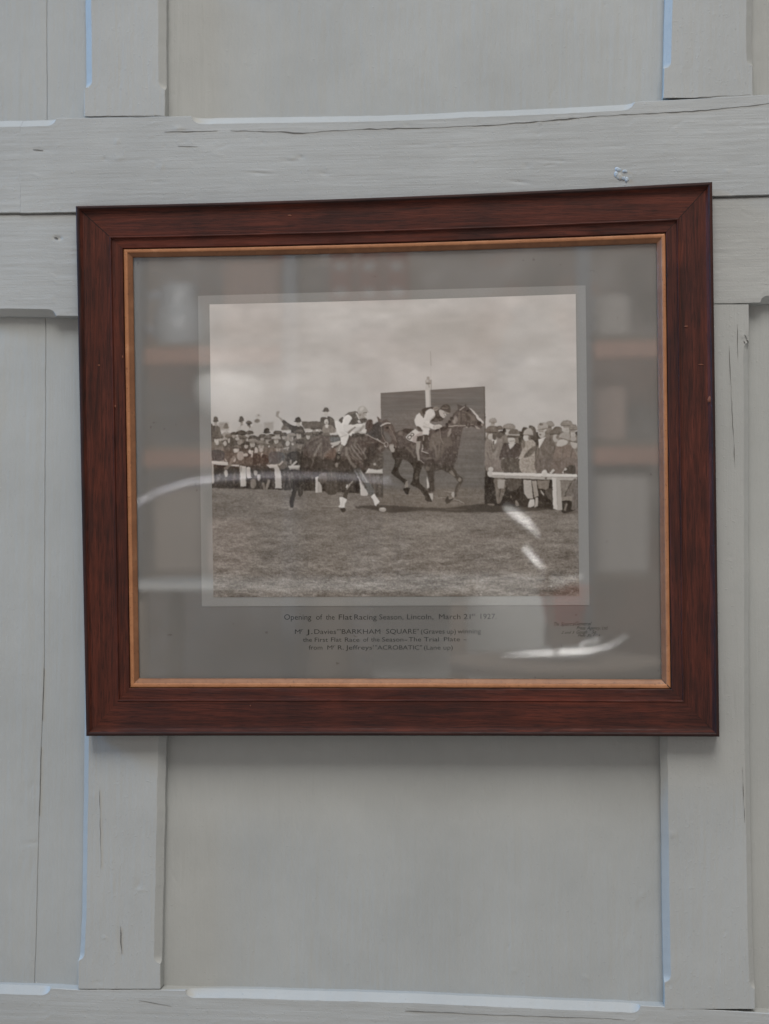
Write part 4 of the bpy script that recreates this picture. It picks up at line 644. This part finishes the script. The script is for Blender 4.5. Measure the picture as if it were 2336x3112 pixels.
# the print: one fine sheet whose ink tones are held per point
paint_print()
PC = np.array([(636, 925), (1749, 893.5), (1760, 1811), (648, 1815)])
NU, NV = 660, 540
u = np.linspace(0, 1, NU)[None, :]; v = np.linspace(0, 1, NV)[:, None]
px = (PC[0, 0] * (1 - u) + PC[1, 0] * u) * (1 - v) + (PC[3, 0] * (1 - u) + PC[2, 0] * u) * v
py = (PC[0, 1] * (1 - u) + PC[1, 1] * u) * (1 - v) + (PC[3, 1] * (1 - u) + PC[2, 1] * u) * v + 2.5 * 4 * u * (1 - u) * (1 - v)
me = grid_mesh('photograph_print', at_np(px, py, Z0 + H_PRT * MM), True, flip=False)
X = np.clip(px - PX0, 0, PW - 1.01); Y = np.clip(py - PY0, 0, PH - 1.01); xi = X.astype(int); yi = Y.astype(int); fx = (X - xi)[..., None]; fy = (Y - yi)[..., None]
C = (CAN[yi, xi] * (1 - fx) + CAN[yi, xi + 1] * fx) * (1 - fy) + (CAN[yi + 1, xi] * (1 - fx) + CAN[yi + 1, xi + 1] * fx) * fy
s = C / 255.0; lin = np.where(s <= .04045, s / 12.92, ((s + .055) / 1.055) ** 2.4)
PRINT_GAIN, PRINT_BASE = 1.20, .010
lin = np.clip((lin - PRINT_BASE) * PRINT_GAIN, .006, .85)
lin = lin ** .93 * np.array((1.035, 1.015, .998)); ca = me.color_attributes.new('tone', 'FLOAT_COLOR', 'POINT'); ca.data.foreach_set('color', np.concatenate((lin, np.ones(lin.shape[:2] + (1,))), -1).astype(np.float32).reshape(-1))
t = NT('sepia_print'); at_n = t.n('ShaderNodeAttribute', attribute_name='tone'); t.set(Base_Color=at_n.outputs['Color'], Roughness=.6, Specular_IOR_Level=.15)
prt = keep(link('photograph_print', me, t.m), picture); prt['label'] = 'sepia photograph of two racehorses passing the winning post'
if me.polygons[0].normal.y > 0: me.flip_normals()
# lettering on the mount
def letter(words, reg, hi, mat, name, shear=0.0, thin=0.0, parent=None):
    vs, fs = [], []
    x0, y0, sc = reg
    for txt, xa, xb, yb, caph in words:
        cu = bpy.data.curves.new('lettering', 'FONT'); cu.body = txt; cu.size = 1.0; cu.shear = shear; cu.offset = 0.0 if 'M' in txt else thin; cu.resolution_u = 3
        ob = bpy.data.objects.new('lettering', cu); scene.collection.objects.link(ob); dg = bpy.context.evaluated_depsgraph_get(); m = bpy.data.meshes.new_from_object(ob.evaluated_get(dg))
        co = np.array([tuple(q.co) for q in m.vertices]); base = len(vs)
        lo, hi_ = co[:, 0].min(), co[:, 0].max()
        X = xa + (co[:, 0] - lo) / (hi_ - lo) * (xb - xa); Y = yb - co[:, 1] / .70 * caph
        W = at_np(x0 + X * sc, y0 + Y * sc, Z0 + hi * MM)
        vs += [tuple(q) for q in W]; fs += [tuple(base + i for i in p.vertices) for p in m.polygons]
        bpy.data.objects.remove(ob); bpy.data.curves.remove(cu); bpy.data.meshes.remove(m)
    me = bpy.data.meshes.new(name); me.from_pydata(vs, [], fs); me.update()
    if len(me.polygons) and sum(p.normal.y for p in me.polygons) > 0: me.flip_normals()
    return keep(link(name, me, mat), parent or picture)
R7, R8 = (840, 1840, .4217), (1660, 1860, .1325)
letter([('Opening', 55, 250, 103, 40), ('of', 285, 330, 102, 38), ('the', 355, 418, 102, 38), ('Flat', 448, 545, 102, 38), ('Racing', 560, 722, 102, 38), ('Season,', 740, 914, 101, 38), ('Lincoln,', 940, 1130, 100, 38), ('March', 1170, 1325, 99, 38), ('21', 1348, 1398, 99, 38), ('st', 1406, 1432, 76, 22), ('1927.', 1470, 1585, 97, 38)], R7, H_MAT + .08, M_INK, 'caption')['label'] = 'first caption line naming the race meeting and date'
letter([('M', 132, 172, 205, 33), ('r', 177, 191, 188, 24), ('J.', 212, 260, 205, 33), ("Davies'", 272, 440, 205, 34), ('"BARKHAM', 446, 748, 204, 34), ('SQUARE"', 790, 1026, 203, 34), ('(Graves', 1040, 1212, 203, 34), ('up)', 1228, 1292, 203, 34), ('winning', 1304, 1473, 202, 34)], R7, H_MAT + .08, M_INK, 'caption')['label'] = 'second caption line with the winner in capitals'
letter([('the', 190, 255, 262, 31), ('First', 275, 370, 262, 31), ('Flat', 392, 468, 261, 31), ('Race', 492, 597, 261, 31), ('of', 625, 662, 261, 31), ('the', 680, 742, 260, 31), ('Season', 760, 914, 260, 31), ('-', 921, 942, 260, 31), ('The', 952, 1042, 259, 31), ('Trial', 1062, 1170, 259, 31), ('Plate', 1206, 1322, 258, 31), ('-', 1348, 1370, 258, 31)], R7, H_MAT + .08, M_INK, 'caption')['label'] = 'third caption line between two dashes'
letter([('from', 232, 330, 318, 31), ('M', 366, 402, 318, 31), ('r', 408, 424, 303, 22), ('R.', 442, 484, 318, 31), ("Jeffreys'", 498, 700, 318, 31), ('"ACROBATIC"', 710, 1048, 318, 31), ('(Lane', 1062, 1182, 318, 31), ('up)', 1203, 1270, 318, 31)], R7, H_MAT + .08, M_INK, 'caption')['label'] = 'last caption line with the runner-up in capitals'
letter([('The', 175, 290, 315, 85), ('Sport', 325, 590, 315, 85), ('&', 600, 640, 315, 70), ('General', 650, 1040, 305, 85), ('Press', 690, 900, 400, 75), ('Agency,', 930, 1240, 400, 75), ('Ltd.', 1270, 1412, 398, 75), ('2 and 3', 340, 640, 495, 60), ('Gough', 690, 940, 495, 75), ('Sq.', 1040, 1150, 490, 75), ('Fleet', 720, 900, 562, 55), ('St.', 930, 1040, 560, 55), ('E.C.4.', 1065, 1235, 556, 45)], R8, H_MAT + .08, M_INK2, 'agency_signature', .42, 0.0)['label'] = 'small slanting signature at the lower right of the mount'
# ================================================================ what the glass mirrors: things standing opposite the picture
def box(name, lo, hi, mat, parent, bev=.003):
    import bmesh
    bm = bmesh.new(); bmesh.ops.create_cube(bm, size=1.0)
    for q in bm.verts: q.co = Vector([(l + h) / 2 + c * (h - l) for c, l, h in zip(q.co, lo, hi)])
    bmesh.ops.bevel(bm, geom=bm.edges[:], offset=bev, segments=2, affect='EDGES'); me = bpy.data.meshes.new(name); bm.to_mesh(me); bm.free()
    o = link(name, me, mat); return keep(o, parent) if parent else o
def lathe(name, c, prof, mat, parent=None, n=40):
    th = np.linspace(0, 2 * np.pi, n, endpoint=False); P = np.array([[(c[0] + r * math.cos(a), c[1] + r * math.sin(a), c[2] + z) for a in th] for r, z in prof])
    me = grid_mesh(name, P, True, close=True, flip=True); me.set_sharp_from_angle(angle=math.radians(40)); o = link(name, me, mat); return keep(o, parent) if parent else o
def tube(name, pts, r, mat, parent=None, n=14):
    p = np.array([tuple(q) for q in pts]); m = len(p); q = []
    for i in range(m - 1):
        a, b, c, d = p[max(i - 1, 0)], p[i], p[i + 1], p[min(i + 2, m - 1)]
        for t in np.linspace(0, 1, 8, endpoint=False): q.append(.5 * (2 * b + (c - a) * t + (2 * a - 5 * b + 4 * c - d) * t * t + (3 * b - a - 3 * c + d) * t ** 3))
    q.append(p[-1]); q = np.array(q); rows = []
    tg = np.gradient(q, axis=0); tg /= np.linalg.norm(tg, axis=1)[:, None]; up = np.array((0, 1.0, .02))
    for k, (x, t) in enumerate(zip(q, tg)):
        a = np.cross(t, up); a /= np.linalg.norm(a); b = np.cross(t, a); rr = r if 0 < k < len(q) - 1 else r * .3
        rows.append([x + rr * (math.cos(u) * a + math.sin(u) * b) for u in np.linspace(0, 2 * np.pi, n, endpoint=False)])
    o = link(name, grid_mesh(name, np.array(rows), True, close=True), mat); return keep(o, parent) if parent else o
M_CHROME = plain('polished_chrome', (.82, .84, .87), .07, Metallic=1.0); M_SATIN = plain('satin_chrome', (.82, .84, .88), .2, Metallic=1.0); M_ORANGE = plain('orange_steel', (.34, .165, .115), .45); M_BLUE = plain('blue_grey_steel', (.11, .13, .16), .5)
M_DARKB = plain('dim_backdrop', (.28, .235, .215), .9); M_MILK = plain('milk_glass', (.85, .86, .86), .25); M_BOARD = plain('shelf_board', (.20, .16, .13), .8); M_ENAM = plain('pale_enamel', (.46, .50, .55), .3); M_RED = plain('red_enamel', (.36, .045, .035), .35); M_BRICK = plain('red_brown_panel', (.26, .10, .075), .6); M_PALE = plain('pale_card', (.62, .64, .64), .6); M_TABLE = plain('grey_table_top', (.33, .36, .38), .4)
def zc(py, D): return opposite(1604, py, D).z
def xc(px, D): return opposite(px, 1600, D).x
# board at the back of the stall opposite
tb_ = NT('mottled_backdrop'); nn = tb_.noise(tb_.map((1, 1, 1)), 3.2, 4, .6, .8); n2 = tb_.noise(tb_.map((1, 1, 1)), 1.7, 2, .5, 1.5)
tb_.set(Base_Color=tb_.mix(tb_.ramp(nn, [(.3, (.13, .115, .105)), (.5, (.28, .24, .22)), (.7, (.46, .42, .40))]), (.34, .17, .12), tb_.ramp(n2, [(.5, (0, 0, 0)), (.62, (.55, .55, .55))])), Roughness=.9); M_DARKB = tb_.m
bd = box('backdrop', (-3.0, -4.06, -.2), (2.6, -4.0, 2.75), M_DARKB, None); bd['kind'] = 'structure'
# shelf rack
D = 3.1
racks = []
for (pa, pb, lab) in ((415, 884, 'orange and blue steel rack mirrored at the left of the glass'), (1775, 2060, 'orange and blue steel rack mirrored at the right of the glass')):
    rack = thing('shelf_rack', lab, 'shelf', (xc((pa + pb) / 2, D), -D, 0), 'racks opposite the picture'); racks.append(rack)
    for x in (xc(pa, D), xc(pb, D)): box('upright', (x - .024, -D - .03, 0), (x + .024, -D + .03, 2.6), M_BLUE, rack)
    for y in (1066, 1384, 1790):
        z = zc(y, D)
        if y < 1700: box('beam', (xc(pa, D) + .03, -D - .02, z - .032), (xc(pb, D) - .03, -D + .028, z + .022), M_ORANGE, rack)
        box('shelf_panel', (xc(pa, D), -D - .45, z + .025), (xc(pb, D), -D - .03, z + .045), M_BOARD, rack)
# cartons and bundles filling the shelves
CC = [(.34, .29, .26), (.22, .17, .15), (.42, .40, .39), (.30, .21, .18), (.27, .285, .30), (.37, .28, .25)]
CM = [plain('carton_%d' % i, c, .85) for i, c in enumerate(CC)]
rr = np.random.default_rng(8)
for y in (1066, 1384, 1790):
    z = zc(y, D) + .046; x = 455.0
    while x < 2000:
        wd = rr.uniform(90, 210); hh = rr.uniform(.10, .30) if y != 1790 else rr.uniform(.16, .36); dy = rr.uniform(.0, .10); front = -D - .03 - dy
        if x < 1790 and x + wd > 860: x = 1800.0; continue
        if x > 1800 and x + wd > 2040: break
        if y == 1384 and 580 < x + wd and x < 830: x = 1800.0; continue
        if y == 1066 and x < 660: x = 662; continue
        c = box('carton', (xc(x, D), front - .25, z), (xc(x + wd, D), front, z + hh), CM[int(rr.integers(0, 6))], None, .01)
        c['label'] = {1066: 'plain carton on the top opposite shelf, a blurred patch in the %s of the glass', 1384: 'plain carton on the middle opposite shelf, a blurred patch in the %s of the glass', 1790: ('plain carton on the lowest opposite shelf, a blurred patch in the %s of the glass' if x > 1200 else '%s carton on the lowest opposite shelf, a blurred patch %%s in the glass' % ('first' if x < 500 else 'next'))}[y] % ('left' if x < 1200 else 'right'); c['category'] = 'carton'; c['group'] = {1066: 'cartons on the top opposite shelf', 1384: 'cartons on the middle opposite shelf', 1790: 'cartons on the lowest opposite shelf'}[y]
        x += wd + rr.uniform(6, 70)
# globe lamp on the lower shelf
Dg = 3.25; zb = zc(1384, D) + .045; zg = zc(1165, Dg); R = .125; g0 = (xc(700, Dg), -Dg, zb)
gl = thing('globe_lamp', 'round white globe lamp mirrored as a pale dome left of the photograph', 'lamp', g0)
lathe('globe', g0, [(.002, zg - zb + R)] + [(R * math.sin(a), zg - zb + R * math.cos(a)) for a in np.linspace(.12, 2.7, 16)] + [(.035, zg - zb - R)], M_MILK, gl); lathe('lamp_foot', g0, [(.03, zg - zb - R + .005), (.028, .06), (.07, .03), (.075, 0.0), (.001, .0)], M_BOARD, gl)
# pale enamel jug on the upper shelf
Dj = 3.2; zj = zc(1066, D) + .045; j0 = (xc(545, Dj), -Dj, zj); hj = zc(850, Dj) - zj
jug = thing('enamel_jug', 'pale blue enamel jug mirrored in the upper left of the glass', 'jug', j0)
lathe('jug_body', j0, [(.001, .002), (.07, 0), (.085, .05), (.08, hj * .5), (.055, hj * .8), (.066, hj), (.060, hj - .004), (.05, hj * .8), (.07, hj * .4), (.001, .02)], M_ENAM, jug); tube('handle_or_strip', [(j0[0] - .06, -Dj, zj + hj * .85), (j0[0] - .13, -Dj, zj + hj * .8), (j0[0] - .15, -Dj, zj + hj * .5), (j0[0] - .08, -Dj, zj + hj * .2)], .012, M_ENAM, jug)
# four small red-brown plaques with pale centres, hung on the backdrop
Dp = 3.97
for i, x in enumerate((852, 1036, 1122, 1206)):
    c = opposite(x, 842 if i else 850, Dp); pq = thing('wall_plaque', ('lone red-brown plaque with pale centres, mirrored above the sky of the print', 'leftmost of three red-brown plaques mirrored in the top of the glass', 'middle one of three red-brown plaques mirrored in the top of the glass', 'rightmost of three red-brown plaques mirrored in the top of the glass')[i], 'plaque', (c.x, -Dp, c.z), 'plaques opposite the picture')
    box('panel', (c.x - .045, -4.0, c.z - .11), (c.x + .045, -Dp, c.z + .11), M_BRICK, pq, .012)
    for dz in (.04, -.06): box('pale_centre', (c.x - .024, -Dp, c.z + dz - .016), (c.x + .024, -Dp + .006, c.z + dz + .016), CM[2], pq, .004)
for i, (x, y, r_, hh, mt, nm, lab, ct) in enumerate(((1000, 1384, .16, .34, CM[2], 'stoneware_crock', 'pale stoneware crock mirrored behind the riders', 'crock'), (1330, 1420, .22, .22, CM[3], 'clay_pot', 'squat brown clay pot mirrored over the dark board in the print', 'pot'), (1620, 1300, .13, .42, CM[4], 'grey_vase', 'tall grey vase mirrored over the right of the sky', 'vase'))):
    zz = zc(y, 3.6); b0 = (xc(x, 3.6), -3.6, zz); vs = thing(nm, lab, ct, b0)
    lathe('vessel', b0, [(.001, .0), (r_ * .6, 0), (r_ * .9, hh * .25), (r_, hh * .5), (r_ * .8, hh * .8), (r_ * .5, hh * .93), (r_ * .6, hh), (r_ * .55, hh), (r_ * .45, hh * .92), (.001, hh * .4)], mt, vs); lathe('plinth', (b0[0], b0[1], 0), [(.001, zz), (r_ * .8, zz), (r_ * .8, zz - .02), (r_ * .5, zz - .05), (r_ * .5, .02), (r_ * .7, 0), (.001, 0)], M_BOARD, vs)
# table, with a glossy arch strip added for its bright reflection
Dt = 2.3; zt = zc(1765, Dt)
tb = thing('display_table', 'grey table whose pale edge is mirrored across the lower glass', 'table', (xc(900, Dt), -Dt, 0)); box('table_top', (xc(380, Dt), -Dt - .5, zt - .03), (xc(1420, Dt), -Dt, zt), M_TABLE, tb, .004); box('edge_strip', (xc(380, Dt), -Dt, zt - .028), (xc(1420, Dt), -Dt + .006, zt - .010), M_PALE, tb, .002)
for x in (410, 1390):
    for dy in (-.05, -.45): box('leg', (xc(x, Dt) - .02, -Dt + dy - .02, 0), (xc(x, Dt) + .02, -Dt + dy + .02, zt - .03), M_BOARD, tb)
FILL_POS = Vector((-.3, -.55, 2.95))  # position of the added fill lamp that the glossy strips mirror
def facing(px, py, D):
    P0 = opposite(px, py, D); v = (at(px, py, .019) - P0).normalized(); l = (FILL_POS - P0).normalized(); return P0, (v + l).normalized()
def plate(name, top, bot, c, D, mat, parent=None, thick=.008):
    """a glossy curved strip; its outline is given as its mirror image on the glass"""
    P0, n = facing(*c, D); k = max(len(top), len(bot)) * 5
    def res(l):
        l = np.array(l, float); t = np.linspace(0, 1, len(l)); u = np.linspace(0, 1, k); return np.stack((np.interp(u, t, l[:, 0]), np.interp(u, t, l[:, 1])), 1)
    A, B = res(top), res(bot); rows = []
    for s, dp in ((0, thick), (0, .001), (.15, 0), (.5, -.001), (.85, 0), (1, .001), (1, thick)):
        q = A * (1 - s) + B * s; rows.append([tuple(opposite_on(x, y, P0, n) - n * dp) for x, y in q])
    o = link(name, grid_mesh(name, np.array(rows).transpose(1, 0, 2), True), mat)
    return keep(o, parent) if parent else o
def gloss(name, col, ior, rough): return plain(name, col, rough, IOR=ior)
M_ARC_GLOSS = gloss('blue_white_gloss', (.30, .31, .40), 2.5, .12); M_GLINT = gloss('glint_gloss', (.34, .35, .36), 3.0, .08)
arc = [(384, 1552), (420, 1524), (480, 1490), (560, 1464), (660, 1449), (800, 1442), (960, 1441), (1080, 1446), (1186, 1458)]
hoop = thing('glint_arch', 'pale blue glossy strip added, mirrored as a soft bright curve left of the horses', 'arch', (xc(780, Dt), -Dt, zt))  # unseen strip added to throw the fill lamp back as a curve
plate('arch_band', [(x, y - 5) for x, y in arc], [(x, y + 14) for x, y in arc], (760, 1455), Dt + .1, M_ARC_GLOSS, hoop)
for x in (396, 1176): box('arch_foot', (xc(x, Dt + .1) - .008, -Dt - .13, zt), (xc(x, Dt + .1) + .008, -Dt - .11, zc(1500, Dt + .1)), M_BOARD, hoop, .002)
# low stand with a red beaker, then glossy strips added as mirrored glints
Ds = 2.0; zs = zc(2010, Ds); cx = xc(1690, Ds)
sd = thing('low_stand', 'low round stand under the red beaker mirrored at the lower right', 'stand', (cx, -Ds - .1, 0)); lathe('stand_top', (cx, -Ds - .1, zs - .03), [(.001, .03), (.26, .03), (.265, .02), (.26, 0), (.001, 0)], M_BOARD, sd); lathe('post', (cx, -Ds - .1, 0), [(.04, zs - .03), (.035, .3), (.05, .05), (.18, .02), (.18, 0), (.001, 0)], M_BOARD, sd)
zr = zc(1895, Ds + .08); hb = zc(1778, Ds + .08) - zr; bx_ = xc(1715, Ds + .08); lathe('riser', (bx_, -Ds - .08, zs), [(.001, zr - zs), (.05, zr - zs), (.05, .004), (.07, 0), (.001, 0)], M_BOARD, sd)
bk = lathe('red_beaker', (bx_, -Ds - .08, zr), [(.001, .0), (.044, .0), (.062, hb - .01), (.064, hb), (.059, hb), (.042, .01), (.001, .008)], M_RED); bk['label'] = 'red tapered beaker mirrored over the lower right corner of the print'; bk['category'] = 'beaker'
la = thing('glint_strips', 'glossy strips added to mirror bright diagonal streaks over the racetrack turf', 'lamp', opposite(1720, 1990, Ds))  # unseen strips added for the diagonal glints in the glass
plate('upper_strip', [(1536, 1530), (1560, 1534), (1606, 1560), (1642, 1624)], [(1530, 1548), (1556, 1582), (1600, 1614), (1634, 1636)], (1580, 1575), Ds - .05, M_GLINT, la)
plate('lower_strip', [(1594, 1654), (1614, 1658), (1644, 1698), (1660, 1732)], [(1586, 1662), (1596, 1688), (1622, 1726), (1650, 1738)], (1620, 1690), Ds - .05, M_GLINT, la)
plate('side_strip', [(1640, 1792), (1690, 1768), (1730, 1748), (1768, 1744)], [(1640, 1796), (1690, 1788), (1730, 1772), (1766, 1756)], (1710, 1770), Ds - .05, M_GLINT, la)
tube('pole', [opposite(x, y, Ds - .02) for x, y in ((1640, 1625), (1662, 1760), (1690, 1990))], .006, M_BOARD, la)
rim = thing('glint_reflector', 'glossy platter strip added to mirror a bright smear under the signature', 'reflector', opposite(1720, 1985, Ds))  # unseen strips added so the glass shows a bright smear
plate('reflector_strip', [(1520, 1990), (1600, 1974), (1700, 1960), (1760, 1962), (1850, 1958), (1900, 1925)], [(1520, 1996), (1600, 2000), (1700, 2002), (1770, 2000), (1850, 1976), (1906, 1935)], (1740, 1980), Ds - .02, M_GLINT, rim)
plate('handle_or_strip', [(1756, 1952), (1790, 1942), (1830, 1936)], [(1760, 1974), (1796, 1958), (1832, 1942)], (1790, 1955), Ds - .02, M_GLINT, rim)
pb = box('pale_block', (xc(1130, 2.6), -3.0, 0), (xc(1730, 2.6), -2.6, zc(1752, 2.6)), M_PALE, None, .012); pb['label'] = 'pale chest added, mirrored as a light band along the bottom of the print'; pb['category'] = 'block'  # unseen, added for its pale reflection in the glass
